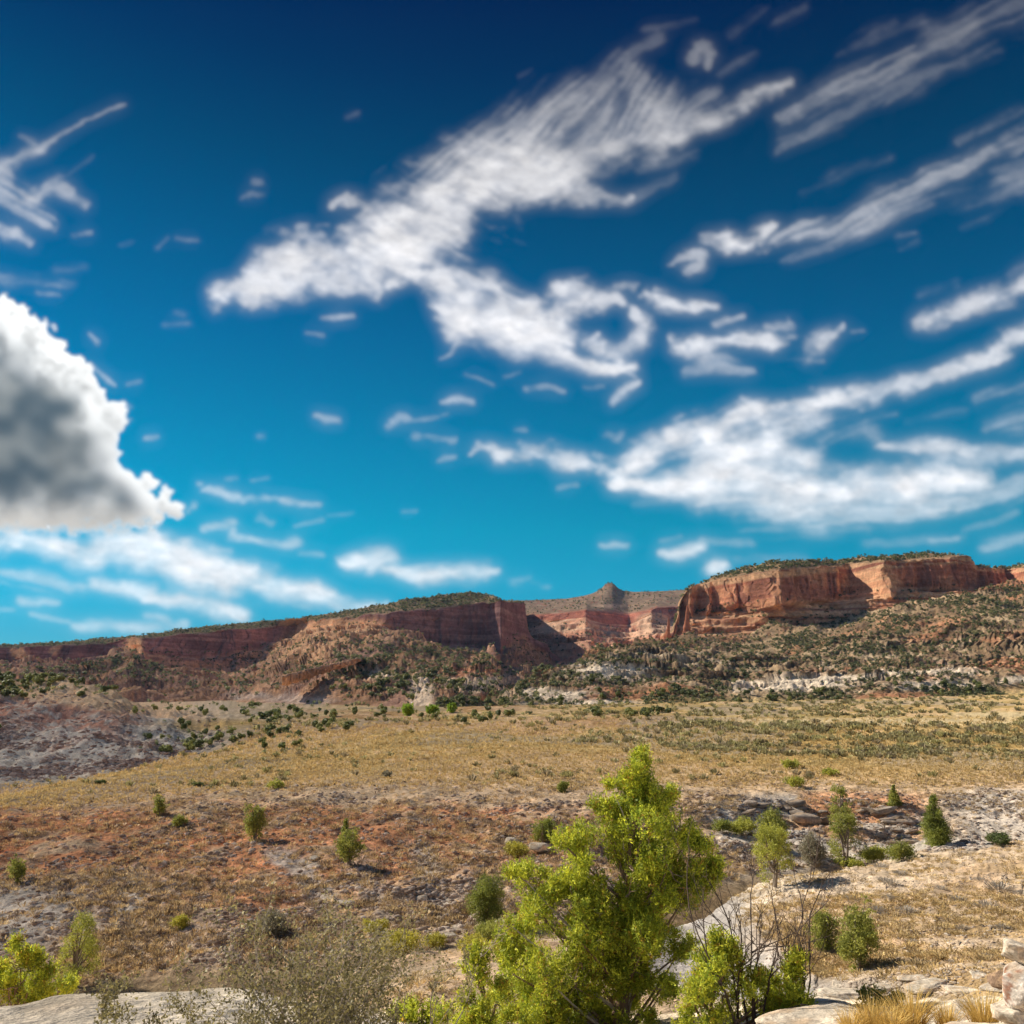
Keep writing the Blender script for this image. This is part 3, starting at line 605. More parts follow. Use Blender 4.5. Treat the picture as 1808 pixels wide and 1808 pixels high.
def plant(name, px, row, h, w, kind, tone, label, cat, group=None, dens=1.0):
    p = at(px, row); d = p[1]; s = d / F * 1.02; H = h * s; Wd = w * s
    px1 = d / 963.0
    root = empty(name, p - np.array([0, 0, .05])); tag(root, label, cat, group)
    ca, cb_ = GREENS[tone]
    crown = MB(); wood = MB()
    lob = crown_lobes(kind, H, Wd)
    ls = max(.9 * px1, .025)
    for c, r in lob:
        n = int(min(900, 8 * dens * (r / ls) ** 2 + 14))
        # clumps inside the lobe
        k = max(4, n // 9); cc, u = lobe_points(np.array(c), r, k)
        pts = np.repeat(cc, 9, 0) + R.normal(size=(k * 9, 3)) * r * .2 + np.repeat(u, 9, 0) * r * .5 * R.random((k * 9, 1)) ** 3
        tone_l = R.random(); col = cb_ + (ca - cb_) * np.clip(tone_l * .6 + R.random((k, 1)) * .6, 0, 1)
        col = np.repeat(col, 9, 0) * R.uniform(.8, 1.2, (k * 9, 1))
        pts[:, 2] = np.maximum(pts[:, 2], .02)
        leaves(crown, pts, ls * 1.15, col, bias=np.repeat(u, 9, 0) * .6 + [0, 0, .4])
    bc = colr(.20, .16, .125)
    nst = {'cone': 1, 'round': 3, 'open': 2, 'low': 5}[kind]
    for k in range(nst):
        a = R.uniform(0, 6.28); tip = np.array([math.cos(a) * Wd * .16 * (nst > 1), math.sin(a) * Wd * .16 * (nst > 1), H * (.85 if kind != 'low' else .5)])
        tt = np.linspace(0, 1, 6)[:, None]; path = tip * tt + np.array([0, 0, -.1]) * (1 - tt) + R.normal(size=(6, 3)) * .015 * H * tt
        tube(wood, path, np.linspace(.035, .008, 6) * H * (1 if kind != 'low' else .5) + .004, bc, 5)
    for c, r in lob[::2]:
        c = np.array(c); st = np.array([0, 0, c[2] * .55]); tt = np.linspace(0, 1, 5)[:, None]
        tube(wood, st * (1 - tt) + c * tt + R.normal(size=(5, 3)) * .02 * H * tt, np.linspace(.014, .004, 5) * H, bc, 4)
    crown.build('crown', M_LEAF if tone in 'gybdm' else M_DRY, root); wood.build('trunk' if kind != 'low' else 'stems', M_BARK, root)
    return root
J = 'juniper_tree'; B = 'shrub'
PL = [
 (J, 282, 1440, 34, 30, 'round', 'm', 'small round juniper alone on the crest of the red hillside', 'tree'),
 (B, 317, 1460, 24, 26, 'low', 'm', 'low yellowish bush just below the round juniper on the crest', 'bush'),
 (J, 450, 1484, 60, 46, 'round', 'm', 'upright oval juniper on the red band of the hillside', 'tree'),
 (J, 609, 1500, 52, 28, 'cone', 'g', 'narrow pointed juniper rising behind another on the middle of the hillside', 'tree'),
 (J, 616, 1526, 56, 50, 'round', 'm', 'broad juniper in front of the narrow pointed one on the hillside', 'tree'),
 (J, 27, 1562, 44, 36, 'round', 'm', 'juniper on the grey clay at the left edge of the hillside', 'tree'),
 (J, 995, 1399, 19, 26, 'round', 'g', 'tiny dark juniper bush in the golden grass behind the big juniper', 'bush'),
 (J, 1486, 1462, 70, 44, 'open', 'm', 'open-crowned juniper on the upper rim of the ravine', 'tree'),
 (J, 1494, 1524, 76, 66, 'open', 'm', 'spreading juniper with bare grey lower stems on the ravine bank', 'tree'),
 (J, 1580, 1424, 37, 28, 'cone', 'm', 'small juniper with a long shadow on the grass above the ravine', 'tree'),
 (J, 1654, 1491, 82, 58, 'cone', 'g', 'shapely conical juniper at the right end of the ravine', 'tree'),
 (J, 1366, 1500, 66, 56, 'round', 'm', 'blue-green bushy tree in the ravine behind the yellowish one', 'tree'),
 (J, 1368, 1566, 100, 84, 'open', 'y', 'yellow-green leafy tree at the bottom of the ravine', 'tree'),
 (B, 1437, 1528, 46, 56, 'round', 's', 'round grey leafless bush between two green trees in the ravine', 'bush'),
 (B, 1545, 1524, 34, 46, 'low', 'y', 'bright green bush at the edge of the pale rock bank', 'bush'),
 (B, 1592, 1520, 36, 56, 'low', 'm', 'feathery green bush left of the conical juniper', 'bush'),
 (B, 1500, 1530, 20, 60, 'low', 'y', 'low green leafy growth in front of the grey bush', 'bush'),
 (B, 1762, 1490, 26, 50, 'low', 'd', 'low dark bush where the pale rock bank meets the grey slope', 'bush'),
 (B, 1310, 1476, 36, 56, 'low', 'y', 'olive bush under the dark ledge at the head of the ravine', 'bush'),
 (B, 1272, 1468, 26, 34, 'low', 'g', 'small green bush beside the dark ledge', 'bush'),
 (J, 1456, 1676, 66, 62, 'round', 'm', 'smaller of two junipers by the grey wash', 'tree'),
 (J, 1520, 1712, 98, 84, 'round', 'm', 'larger of two junipers by the grey wash, its shadow to the right', 'tree'),
 (B, 1550, 1776, 40, 90, 'low', 'm', 'low spreading bush above the golden grass clumps', 'bush'),
 (B, 960, 1492, 44, 48, 'round', 'g', 'dark bush beside pale rocks left of the big juniper', 'bush'),
 (B, 914, 1514, 34, 44, 'low', 'r', 'yellow-topped bush beside the pale rocks on the hillside', 'bush'),
 (J, 858, 1634, 76, 74, 'round', 'g', 'dark juniper low in the ravine left of the big juniper', 'tree'),
 (B, 868, 1662, 40, 80, 'low', 'm', 'green bush in front of the dark ravine juniper', 'bush'),
 (B, 835, 1680, 36, 64, 'low', 'r', 'pale yellow bush on the ravine floor', 'bush'),
 (B, 702, 1690, 52, 76, 'low', 'r', 'large yellow flowering bush at the foot of the hillside', 'bush'),
 (B, 768, 1674, 30, 38, 'low', 'r', 'small yellow flowering bush right of the larger one', 'bush'),
 (B, 664, 1650, 32, 46, 'low', 'r', 'dull yellow bush up the slope from the large flowering one', 'bush'),
 (B, 480, 1650, 44, 56, 'low', 's', 'brown dry bush on the lower hillside', 'bush'),
 (B, 318, 1640, 28, 34, 'low', 'r', 'small yellow bush on the stony lower hillside', 'bush'),
 (J, 134, 1742, 108, 78, 'open', 'y', 'feathery yellow-green tree behind the pale rock shelf', 'tree'),
 (B, 484, 1392, 17, 36, 'low', 'y', 'olive bush on the grassy brow above the hillside', 'bush'),
 (B, 350, 1388, 10, 26, 'low', 'd', 'flat dark bush on the grassy brow', 'bush'),
 (B, 685, 1372, 14, 24, 'low', 's', 'small brown bush alone on the golden plateau', 'bush'),
 (B, 1400, 1388, 20, 44, 'low', 'y', 'long olive bush on the grass above the ravine', 'bush'),
 (B, 1466, 1370, 16, 34, 'low', 'y', 'olive bush farther up the grass from the long one', 'bush'),
 (B, 1396, 1358, 22, 36, 'low', 'y', 'roundish olive bush on the open plateau', 'bush'),
 (B, 178, 1384, 9, 26, 'low', 'd', 'dark flat bush near the left edge of the grass', 'bush'),
]
for q in PL:
    plant(*q[:9])
# bright young junipers peering over the shelf at the lower left
def near_juniper(name, px, base_row, d, lobes, label, tone=(1, 1), trunk=True, spray=1.0, zbase=None):
    """lobes: (px, row, radius px) of foliage masses; depth is drawn from the crown's own breadth"""
    zr = float(zrow(base_row, d)); zb = down(float(xpx(px, d, zr)), d)[2] - .05 if zbase is None else zbase
    base_p = np.array([float(xpx(px, d, zb - EYE)), d, zb])
    root = empty(name, base_p); tag(root, label, 'tree')
    crown = MB(); wood = MB(); k = d / F; k_px = k
    xs = [l[0] for l in lobes]; tops = min(l[1] - l[2] for l in lobes); bot = max(l[1] for l in lobes)
    cen = []
    for (lx, ly, lr) in lobes:
        half = np.interp(ly, [tops, bot], [.10, .62]) * (max(xs) - min(xs) + 60) * .5 * k
        for rep in range(2):
            dy = R.uniform(-1, 1) * half * (.9 if rep else .45)
            c = P(lx + R.normal() * lr * .15, ly + R.normal() * lr * .12, d + dy) - base_p
            cen.append((c, lr * k * R.uniform(.62, .84)))
        for rep in range(max(1, int(lr / 12))):      # small plumes breaking the outline
            ph = R.uniform(0, 6.28); e = R.uniform(.7, 1.12)
            c = P(lx + math.cos(ph) * lr * e, ly - abs(math.sin(ph)) * lr * e * .9 + .25 * lr * R.normal(), d + R.uniform(-1, 1) * half * .8) - base_p
            cen.append((c, lr * k * R.uniform(.18, .34)))
    ya = colr(.64, .64, .055) * tone[0]; yb = colr(.19, .27, .035) * tone[1]; ye = colr(.42, .27, .04)
    for c, r in cen:
        lt = R.uniform(.78, 1.15)
        n = int(600 * spray * (r / .3) ** 2 + 40)
        st, u = lobe_points(c, r, n, .25)
        # leave hollows between masses of sprays
        keep = fbm(st[:, 0] * 4.5, st[:, 1] * 4.5, st[:, 2] * 5, o=3, seed=77) > .02
        if r < .07: keep[:] = True
        st = st[keep]; u = u[keep]; n = len(st)
        ax = u * .6 + np.array([0, 0, .75]) + R.normal(size=(n, 3)) * .35; ax /= np.linalg.norm(ax, axis=1, keepdims=True)
        m = 11; t = np.linspace(0, 1, m)[None, :, None]
        L_ = R.uniform(.07, .15, (n, 1, 1))
        pts = st[:, None] + ax[:, None] * L_ * t + R.normal(size=(n, m, 3)) * .016 * (1.2 - .7 * t)
        cn = R.random((n, 1)); cc = yb + (ya - yb) * np.clip(cn * 1.1, 0, 1)
        cc = np.where(R.random((n, 1)) < .055, ye, cc) * R.uniform(.7, 1.2, (n, 1)) * lt
        leaves(crown, pts.reshape(-1, 3), .030, np.repeat(cc, m, 0) * R.uniform(.8, 1.2, (n * m, 1)), bias=np.repeat(ax, m, 0) * 1.1, slim=.24)
        # the twigs the sprays sit on
        for q in range(int(5 * r / .3) + 1 if r >= 13 * k_px else 0):
            e = c + unit(1)[0] * r * .8; tt = np.linspace(0, 1, 4)[:, None]
            tube(wood, c * (1 - tt) + e * tt + R.normal(size=(4, 3)) * .02 * tt, np.linspace(.009, .003, 4), colr(.30, .22, .16), 4)
    bark = colr(.21, .14, .10); grey = colr(.42, .36, .31)
    ztop = float(zrow(tops + 12, d)) + EYE - base_p[2]; xtop = float(xpx(lobes[0][0], d, ztop + base_p[2] - EYE)) - base_p[0]
    tt = np.linspace(0, 1, 14)[:, None]
    path = np.concatenate([xtop * tt ** 1.5, .05 * np.sin(tt * 7), ztop * tt], 1) + R.normal(size=(14, 3)) * .015
    tube(wood, path, np.interp(tt[:, 0], [0, .15, 1], [.13, .085, .010]) * max(ztop, 1) / 3.3, bark, 8)
    for c, r in cen:
        if r < 13 * k: continue
        thin = .45 if R.random() < .55 else 1.0
        f = np.clip(c[2] / ztop - .16 - .25 * np.hypot(c[0], c[1]) / ztop, .05, .93); i = int(f * 13)
        s0 = path[i]; q = np.linspace(0, 1, 7)[:, None]
        mid = (s0 + c) / 2 + np.array([0, 0, -.12]) * r / .3 + R.normal(size=3) * .05
        cv = s0 * (1 - q) ** 2 + 2 * mid * q * (1 - q) + c * q ** 2
        tube(wood, cv, np.linspace(.022, .007, 7) * (1.2 - .6 * f) * thin, bark if R.random() < .7 else grey, 5)
    crown.build('crown', M_LEAF, root); wood.build('trunk', M_BARK, root)
    return root
main_l = [(1130, 1336, 6), (1129, 1348, 10), (1128, 1362, 13), (1128, 1380, 18), (1125, 1398, 24), (1150, 1415, 26), (1105, 1425, 30), (1092, 1408, 18), (1168, 1432, 22), (1188, 1408, 10), (1066, 1445, 28), (1130, 1462, 52), (1186, 1470, 34), (1040, 1500, 46), (1100, 1520, 62), (1180, 1530, 56), (1236, 1505, 28), (1252, 1548, 24),
          (1218, 1572, 40), (1060, 1585, 60), (1130, 1600, 55), (1010, 1560, 30), (935, 1560, 36), (960, 1610, 48), (1010, 1650, 62), (920, 1670, 46), (1080, 1680, 62), (1145, 1665, 42), (960, 1735, 62), (1030, 1750, 55), (1120, 1730, 34),
          (900, 1760, 46), (1190, 1690, 22), (1215, 1675, 12), (1165, 1750, 26), (1000, 1810, 46), (920, 1815, 46), (1050, 1805, 36), (960, 1790, 40), (1100, 1790, 30), (1140, 1815, 26), (870, 1800, 30), (1060, 1650, 48), (1110, 1710, 50), (1030, 1700, 46), (1080, 1770, 50), (1000, 1770, 44), (1130, 1640, 44), (1150, 1560, 50), (1205, 1600, 30)]
near_juniper('juniper_tree', 1098, 1852, 12.0, main_l, 'largest juniper, bright green with a pointed top, in the middle foreground')
near_juniper('juniper_tree', 856, 1880, 11.0, [(845, 1695, 18), (850, 1730, 26), (835, 1768, 30), (875, 1775, 26), (860, 1810, 34), (820, 1815, 24)], 'slender young juniper touching the left side of the largest one')
near_juniper('juniper_tree', 1255, 1900, 10.5, [(1272, 1675, 22), (1290, 1700, 26), (1250, 1725, 34), (1275, 1760, 40), (1225, 1770, 34), (1235, 1810, 44), (1300, 1800, 30), (1345, 1765, 24), (1385, 1760, 24), (1400, 1725, 14), (1405, 1700, 10), (1365, 1800, 30), (1415, 1775, 20), (1340, 1735, 12)],
             'low juniper with a dark sparse side at the foot of the bare shrub')
near_juniper('juniper_tree', 740, 1900, 9.5, [(745, 1790, 20), (715, 1800, 20), (780, 1800, 22), (750, 1820, 30)], 'topmost sprigs of a juniper beside the twiggy bush at the bottom')
near_juniper('juniper_tree', 34, 1860, 13.5, [(28, 1680, 14), (22, 1705, 24), (60, 1700, 20), (15, 1740, 34), (62, 1735, 28), (40, 1770, 34), (-20, 1730, 34), (105, 1750, 18), (118, 1748, 12), (90, 1765, 22)], 'bright yellow-green juniper in the lower left corner', tone=(1.05, 1.05))

# ---- twiggy shrubs in the foreground
def twigs(name, px, row, d, n0, H, spread, tone, label, cat, leafn=10, leaf=.016, bark=colr(.29, .245, .21), lean=(0, 0), thick=1.0, levels=3):
    zb = down(float(xpx(px, d, float(zrow(row, d)))), d)[2]; bp = np.array([float(xpx(px, d, zb - EYE)), d, zb - .03])
    root = empty(name, bp); tag(root, label, cat); wood = MB(); lf = MB(); lp = []
    def grow(p, v, L_, r, lev):
        n = 7; pts = [p]; v = v / np.linalg.norm(v)
        for k in range(n):
            v = v + R.normal(size=3) * .13 + np.array([0, 0, .05]); v /= np.linalg.norm(v); p = p + v * L_ / n; pts.append(p)
            if lev < levels and k > 1 and R.random() < .62:
                w = v + R.normal(size=3) * (.55 if leafn else .38); grow(p, w, L_ * R.uniform(.35, .6), r * .55, lev + 1)
            if lev >= 1 and leafn:
                for _ in range(R.poisson(leafn * L_ / .6)): lp.append(p + R.normal(size=3) * .014)
        tube(wood, pts, np.linspace(r, r * .35, n + 1), bark * R.uniform(.8, 1.35), 4 if lev else 5)
    for k in range(n0):
        a = R.uniform(0, 6.28); sp = spread * math.sqrt(R.random())
        grow(np.array([math.cos(a) * .08, math.sin(a) * .08, 0]) * H, np.array([math.cos(a) * sp + lean[0], math.sin(a) * sp + lean[1], 1.0]), H * R.uniform(.55, 1.0), .007 * thick * H, 0)
    wood.build('stems', M_BARK, root)
    if leafn:
        lp = np.array(lp); ca, cb_ = tone; c = cb_ + (ca - cb_) * R.random((len(lp), 1)); leaves(lf, lp, leaf, c, slim=.4); lf.build('leaves', M_DRY, root)
    return root
OL = (colr(.33, .28, .11), colr(.13, .115, .06))
twigs('twiggy_bush', 590, 1960, 5.2, 52, .80, .62, OL, 'dense twiggy olive bush at the bottom between the pale shelf and the junipers', 'bush', 9, .015)
twigs('twiggy_bush', 400, 1975, 4.8, 13, .66, .75, OL, 'thin twiggy bush in front of the middle of the pale rock shelf', 'bush', 12, .014)
twigs('twiggy_bush', 195, 1975, 4.8, 10, .55, .9, OL, 'sparse leafy sprigs at the left in front of the pale rock shelf', 'bush', 18, .016)
twigs('bare_shrub', 1322, 1832, 10.4, 7, 1.35, .22, OL, 'bare dark forked shrub behind the low juniper', 'bush', 0, bark=colr(.085, .065, .055), thick=1.6)
twigs('bare_shrub', 1402, 1820, 10.8, 6, 1.30, .26, OL, 'second bare dark shrub, right of the taller forked one', 'bush', 0, bark=colr(.085, .065, .055), thick=1.4)

# ---- golden grass clumps at the bottom right
def grass_clump(px, row, d, H, n, label):
    zb = down(float(xpx(px, d, float(zrow(row, d)))), d)[2]; bp = np.array([float(xpx(px, d, zb - EYE)), d, zb - .02])
    mb = MB(); a = R.uniform(0, 6.28, n); tl = R.uniform(.1, .95, n); L_ = H * R.uniform(.6, 1.15, n)
    r0 = np.stack([np.cos(a), np.sin(a), 0 * a], 1); st = r0 * R.uniform(0, .10, (n, 1)) * H / .3
    side = np.stack([-np.sin(a + R.normal(size=n)), np.cos(a + R.normal(size=n)), 0 * a], 1) * .0035
    prev = None; V = []
    for k in range(4):
        t = k / 3; q = st + r0 * (tl * L_ * t ** 1.4)[:, None] + np.array([0, 0, 1.]) * (L_ * (t - .35 * tl * t ** 2.2))[:, None]
        V += [q - side * (1 - t * .85), q + side * (1 - t * .85)]
    V = np.stack(V, 1); f = np.array([[0, 1, 3, 2], [2, 3, 5, 4], [4, 5, 7, 6]]); Fa = (f[None] + (np.arange(n) * 8)[:, None, None]).reshape(-1, 4)
    c = colr(.60, .42, .13) * R.uniform(.65, 1.25, (n, 1)); mb.add(V.reshape(-1, 3), Fa, np.repeat(c, 8, 0))
    o = mb.build('grass_clump', M_DRY); o.location = bp; tag(o, label, 'grass clump')
grass_clump(1540, 1835, 9.0, .30, 420, 'golden grass clump at the bottom below the low spreading bush')
grass_clump(1610, 1825, 9.2, .36, 520, 'tallest golden grass clump, among the pale slabs at the bottom right')
grass_clump(1575, 1850, 8.8, .24, 300, 'short golden grass clump in front of the two taller ones')
grass_clump(1672, 1830, 9.0, .22, 260, 'reddish golden grass clump between the tallest clump and the boulders')
grass_clump(1738, 1818, 9.0, .32, 460, 'golden grass clump touching the stacked boulders')
grass_clump(1500, 1850, 8.9, .20, 220, 'small golden grass clump at the left end of the row')

# ---- boulders and slabs
import bmesh
_b = bmesh.new(); bmesh.ops.create_icosphere(_b, subdivisions=5, radius=1); _b.verts.ensure_lookup_table()
ICO_V = np.array([v.co[:] for v in _b.verts]); ICO_F = np.array([[v.index for v in f.verts] for f in _b.faces]); _b.free()
_b = bmesh.new(); bmesh.ops.create_icosphere(_b, subdivisions=3, radius=1); _b.verts.ensure_lookup_table()
ICO3_V = np.array([v.co[:] for v in _b.verts]); ICO3_F = np.array([[v.index for v in f.verts] for f in _b.faces]); _b.free()
def rock(name, c, dims, rot, col, label, cat, seed, spots=None, group=None, small=False, pw=.6, rough=.10):
    V = (ICO3_V if small else ICO_V).copy(); Fa = ICO3_F if small else ICO_F
    rs = np.random.default_rng(seed)
    V = np.sign(V) * np.abs(V) ** pw; V /= np.abs(V).max()
    for k in range(12 if small else 8):       # broken faces
        n_ = rs.normal(size=3); n_ /= np.linalg.norm(n_); h = rs.uniform(.55, .95); dd = V @ n_ - h; V = V - np.where(dd > 0, dd, 0)[:, None] * n_ * .92
    V += V * (rough * fbm(V[:, 0] * 1.6 + seed, V[:, 1] * 1.6, V[:, 2] * 1.6, o=4, seed=seed))[:, None]
    V = V * np.array(dims)
    lay = .04 * fbm(V[:, 2] / dims[2] * 6, V[:, 0] * 0 + seed, o=3, seed=seed + 3); V[:, :2] *= (1 + lay)[:, None]
    a, b, c_ = rot; ca, sa = math.cos(a), math.sin(a); V = V @ np.array([[1, 0, 0], [0, ca, sa], [0, -sa, ca]])
    ca, sa = math.cos(b), math.sin(b); V = V @ np.array([[ca, 0, -sa], [0, 1, 0], [sa, 0, ca]]); ca, sa = math.cos(c_), math.sin(c_); V = V @ np.array([[ca, sa, 0], [-sa, ca, 0], [0, 0, 1]])
    s = max(dims); n1 = fbm(V[:, 0] / s * 3, V[:, 1] / s * 3, V[:, 2] / s * 3, o=4, seed=seed + 9)
    n2_ = fbm(V[:, 0] / s * 11, V[:, 1] / s * 11, V[:, 2] / s * 11, o=4, seed=seed + 5); cc = np.broadcast_to(col, V.shape) * (1 + .22 * n1 + .2 * n2_)[:, None]
    cc = blend(cc, colr(.20, .15, .11), .6 * ss(.25, .5, n2_ + .4 * n1)); cc = blend(cc, colr(.50, .34, .20), .5 * ss(.15, .5, -n1 + .3 * n2_))
    if spots is not None: cc = blend(cc, spots, .85 * ss(.12, .3, fbm(V[:, 0] / s * 4 + 5, V[:, 1] / s * 4, V[:, 2] / s * 4, o=4, seed=seed + 21) - .02))
    o = mesh_np(name, V, Fa, M_ROCK, cc, True); o.location = c; tag(o, label, cat, group); return o
WH = colr(.62, .54, .43)
def rk(px, row, d): return P(px, row, d)
rock('boulder', rk(1806, 1700 - 12, 8.0), (.21, .24, .085), (.05, .33, .2), WH, 'pale tilted slab on top of the boulder stack at the right edge', 'boulder', 5, colr(.42, .35, .27))
rock('boulder', rk(1786, 1722, 8.25), (.17, .16, .085), (0, -.25, .1), colr(.25, .17, .115), 'dark brown boulder wedged under the pale tilted slab', 'boulder', 11, None)
rock('boulder', rk(1822, 1757, 7.9), (.27, .22, .20), (.1, -.35, .3), colr(.56, .50, .43), 'grey-white boulder with rusty patches in the stack at the right edge', 'boulder', 17, colr(.30, .13, .07))
rock('boulder', rk(1822, 1806, 7.8), (.26, .2, .10), (0, .2, -.1), WH * 1.02, 'pale block at the bottom of the stack at the right edge', 'boulder', 23, None)
rock('boulder', rk(1800, 1850, 7.7), (.5, .4, .16), (0, .05, .4), WH, 'pale slab carrying the stack at the right edge', 'boulder', 29, None)
# broken ledge blocks about the ravine and hillside
G1 = 'broken rock slabs round the ravine'
LB = 'grey broken rock slab lying on the ravine slope'
for k in range(40):
    cx_, cy_, rx, ry = [(1400, 1432, 70, 16), (1330, 1430, 70, 12), (1562, 1444, 40, 12), (1590, 1462, 40, 22), (1430, 1470, 60, 24), (1600, 1480, 50, 20)][k % 6]
    px_, rw_ = cx_ + R.uniform(-1, 1) * rx, cy_ + R.uniform(-1, 1) * ry
    p = at(px_, rw_); w_ = R.uniform(.25, .75) * (1.4 if k % 6 in (0, 2) else 1)
    rock('flat_rock', p + [0, 0, w_ * .06], (w_, w_ * R.uniform(.5, .9), w_ * R.uniform(.16, .34)), (R.uniform(-.2, .2), R.uniform(-.15, .3), R.uniform(0, 3)),
         colr(.29, .245, .205) * R.uniform(.6, 1.3), LB, 'rock', 100 + k, None, G1, True)
for k, (px_, rw_, w_, lb) in enumerate([(960, 1500, .75, 'pale flat rock right of the yellow-topped bush on the hillside'), (905, 1488, .6, 'pale rock above the yellow-topped bush on the hillside'), (555, 1517, .35, 'grey stone left of the paired junipers on the hillside'), (612, 1598, .45, 'pale stone low on the clay of the hillside'),
                                        (742, 1588, .4, 'pale stone on the grey clay run of the hillside'), (285, 1446, .3, 'pinkish stone just below the round juniper on the crest'), (355, 1448, .4, 'pale stones edge near the top of the red band'), (875, 1655, .5, 'white rock on the ravine floor beside the dark juniper'), (795, 1655, .35, 'white stone by the small yellow flowering bush')]):
    p = at(px_, rw_); rock('rock', p + [0, 0, w_ * .1], (w_, w_ * .7, w_ * .3), (.1, R.uniform(-.2, .2), R.uniform(0, 3)), WH * R.uniform(.75, .95), lb, 'rock', 300 + k, None, None, True)
G4 = 'pale slabs on the foreground shelf'
for k, (px_, rw_, w_) in enumerate([(1450, 1790, .42), (1500, 1762, .5), (1640, 1742, .4), (1700, 1752, .35), (1560, 1748, .3), (1440, 1812, .5), (1690, 1795, .45), (1760, 1745, .3), (1480, 1740, .22), (1610, 1728, .2), (1730, 1722, .25)]):
    p = at(px_, min(rw_, 1806)); rock('flat_rock', p + [0, 0, .0], (w_, w_ * R.uniform(.5, .8), w_ * R.uniform(.16, .24)), (R.uniform(-.06, .06), R.uniform(-.08, .08), R.uniform(0, 3)), WH * R.uniform(.85, 1.05), 'pale weathered slab set in the shelf below the golden grass', 'rock', 400 + k, None, G4)
# slanting fin of orange rock on the slope of the long mesa
fin = MB()
fp = [(498, 1196, 14, 560), (512, 1192, 17, 570), (530, 1188, 13, 580), (545, 1184, 15, 590), (565, 1180, 11, 605), (580, 1176, 10, 615), (600, 1171, 8, 630), (618, 1166, 8, 645), (636, 1163, 5, 660), (642, 1162, 2, 665)]
fx = np.linspace(498, 642, 200); frow = np.interp(fx, [a[0] for a in fp], [a[1] for a in fp]); fth = np.interp(fx, [a[0] for a in fp], [a[2] for a in fp]); fd = np.interp(fx, [a[0] for a in fp], [a[3] for a in fp])
ring = []
for q, (a0, a1) in enumerate([(14, 1.6), (2, 1.15), (0, .55), (-2, .0), (5, -.35), (12, -.3), (22, .2), (30, 1.6)]):
    dd_ = 5 * fbm(fx / 5, fx * 0 + q * .9, o=4, seed=56)
    dd = fd + a0 + dd_; rw_ = frow + fth * .62 * a1 + 2.2 * fbm(fx / 6, fx * 0 + q * 1.7, o=3, seed=55); ring.append(P(fx, rw_, dd))
V = np.stack(ring, 1); nq = V.shape[1]
i = np.arange(199)[:, None] * nq; j = np.arange(nq - 1)[None]
Fq = np.stack([i + j, i + nq + j, i + nq + j + 1, i + j + 1], -1).reshape(-1, 4)
fc = colr(.46, .27, .17) * (1 + .2 * fbm(V[..., 0] / 6, V[..., 2] / 3, o=3, seed=58)).reshape(-1, 1)
o = mesh_np('rock_fin', V.reshape(-1, 3), Fq, M_CLIFF, fc, False); tag(o, 'slanting orange rock fin on the slope of the long shaded mesa', 'rock outcrop')
# thin spire at the left end of the tallest mesa
def spire(px, top, bot, w, d, label):
    pts_r = np.linspace(0, 1, 26); n = 18; th = np.linspace(0, 2 * np.pi, n, endpoint=False); b0 = P(px, bot, d); t0 = P(px + 2, top, d); rr__ = w * d / F * np.interp(pts_r, [0, .25, .5, .8, 1], [1.7, .9, .55, .42, .12])
    cen = b0 + (t0 - b0) * pts_r[:, None]
    V = np.stack([cen[:, None, 0] + rr__[:, None] * np.cos(th), cen[:, None, 1] + rr__[:, None] * np.sin(th), np.repeat(cen[:, 2:3], n, 1)], -1)
    nn = fbm(V[..., 0] / 3, V[..., 1] / 3, V[..., 2] / 7, o=3, seed=66) * .35 + .15 * fbm(V[..., 2] / 2, V[..., 2] * 0, o=2, seed=67)
    V[..., :2] = cen[:, None, :2] + (V[..., :2] - cen[:, None, :2]) * (1 + nn)[..., None]
    i = np.arange(25)[:, None] * n; j = np.arange(n)[None]; k = (j + 1) % n; Fq = np.stack([i + j, i + k, i + n + k, i + n + j], -1).reshape(-1, 4)
    o = mesh_np('rock_spire', V.reshape(-1, 3), Fq, M_CLIFF, colr(.46, .19, .11) * (1 + .2 * nn).reshape(-1, 1), False); tag(o, label, 'rock spire')
spire(1179, 1089, 1128, 5, 905, 'thin red rock spire standing off the left end of the tallest mesa')
spire(1212, 1068, 1125, 7, 925, 'stout red rock tower leaning on the left end of the tallest mesa')

# ------------------------------------------------------------------ far junipers
def far_template(seed, nt_=64):
    rs = np.random.default_rng(seed); lob = [(rs.normal(size=3) * [.16, .16, .14] + [0, 0, .52], rs.uniform(.2, .36)) for _ in range(6)]
    p = []; u = []
    for k in range(nt_):
        c, r = lob[k % 6]; v = rs.normal(size=3); v /= np.linalg.norm(v); p.append(c + v * r * rs.uniform(.5, 1)); u.append(v)
    p = np.array(p); p[:, 2] = np.maximum(p[:, 2], .04); u = np.array(u)
    a = rs.normal(size=(nt_, 3)); a /= np.linalg.norm(a, axis=1, keepdims=True); b = np.cross(a, u); b /= np.linalg.norm(b, axis=1, keepdims=True) + 1e-9
    a = np.cross(u, b) + .5 * u
    s = rs.uniform(.11, .2, (nt_, 1))
    V = np.stack([p - a * s * .6 - b * s * .6, p - a * s * .6 + b * s * .6, p + a * s * .8], 1).reshape(-1, 3)
    Fa = np.arange(nt_ * 3).reshape(-1, 3); c = np.repeat(rs.uniform(.65, 1.35, (nt_, 1)), 3, 0) * np.ones(3)
    Vt = np.array([[-.03, 0, -.1], [.03, 0, -.1], [.0, .0, .6], [0, -.03, -.1], [0, .03, -.1], [0, 0, .6]])
    V = np.concatenate([V, Vt]); Fa = np.concatenate([Fa, np.array([[0, 1, 2], [3, 4, 5]]) + nt_ * 3]); c = np.concatenate([c, np.full((6, 3), 1.3)])
    return V, Fa, c
FT = [far_template(900 + k) for k in range(6)]; FTN = [far_template(950 + k, 260) for k in range(6)]
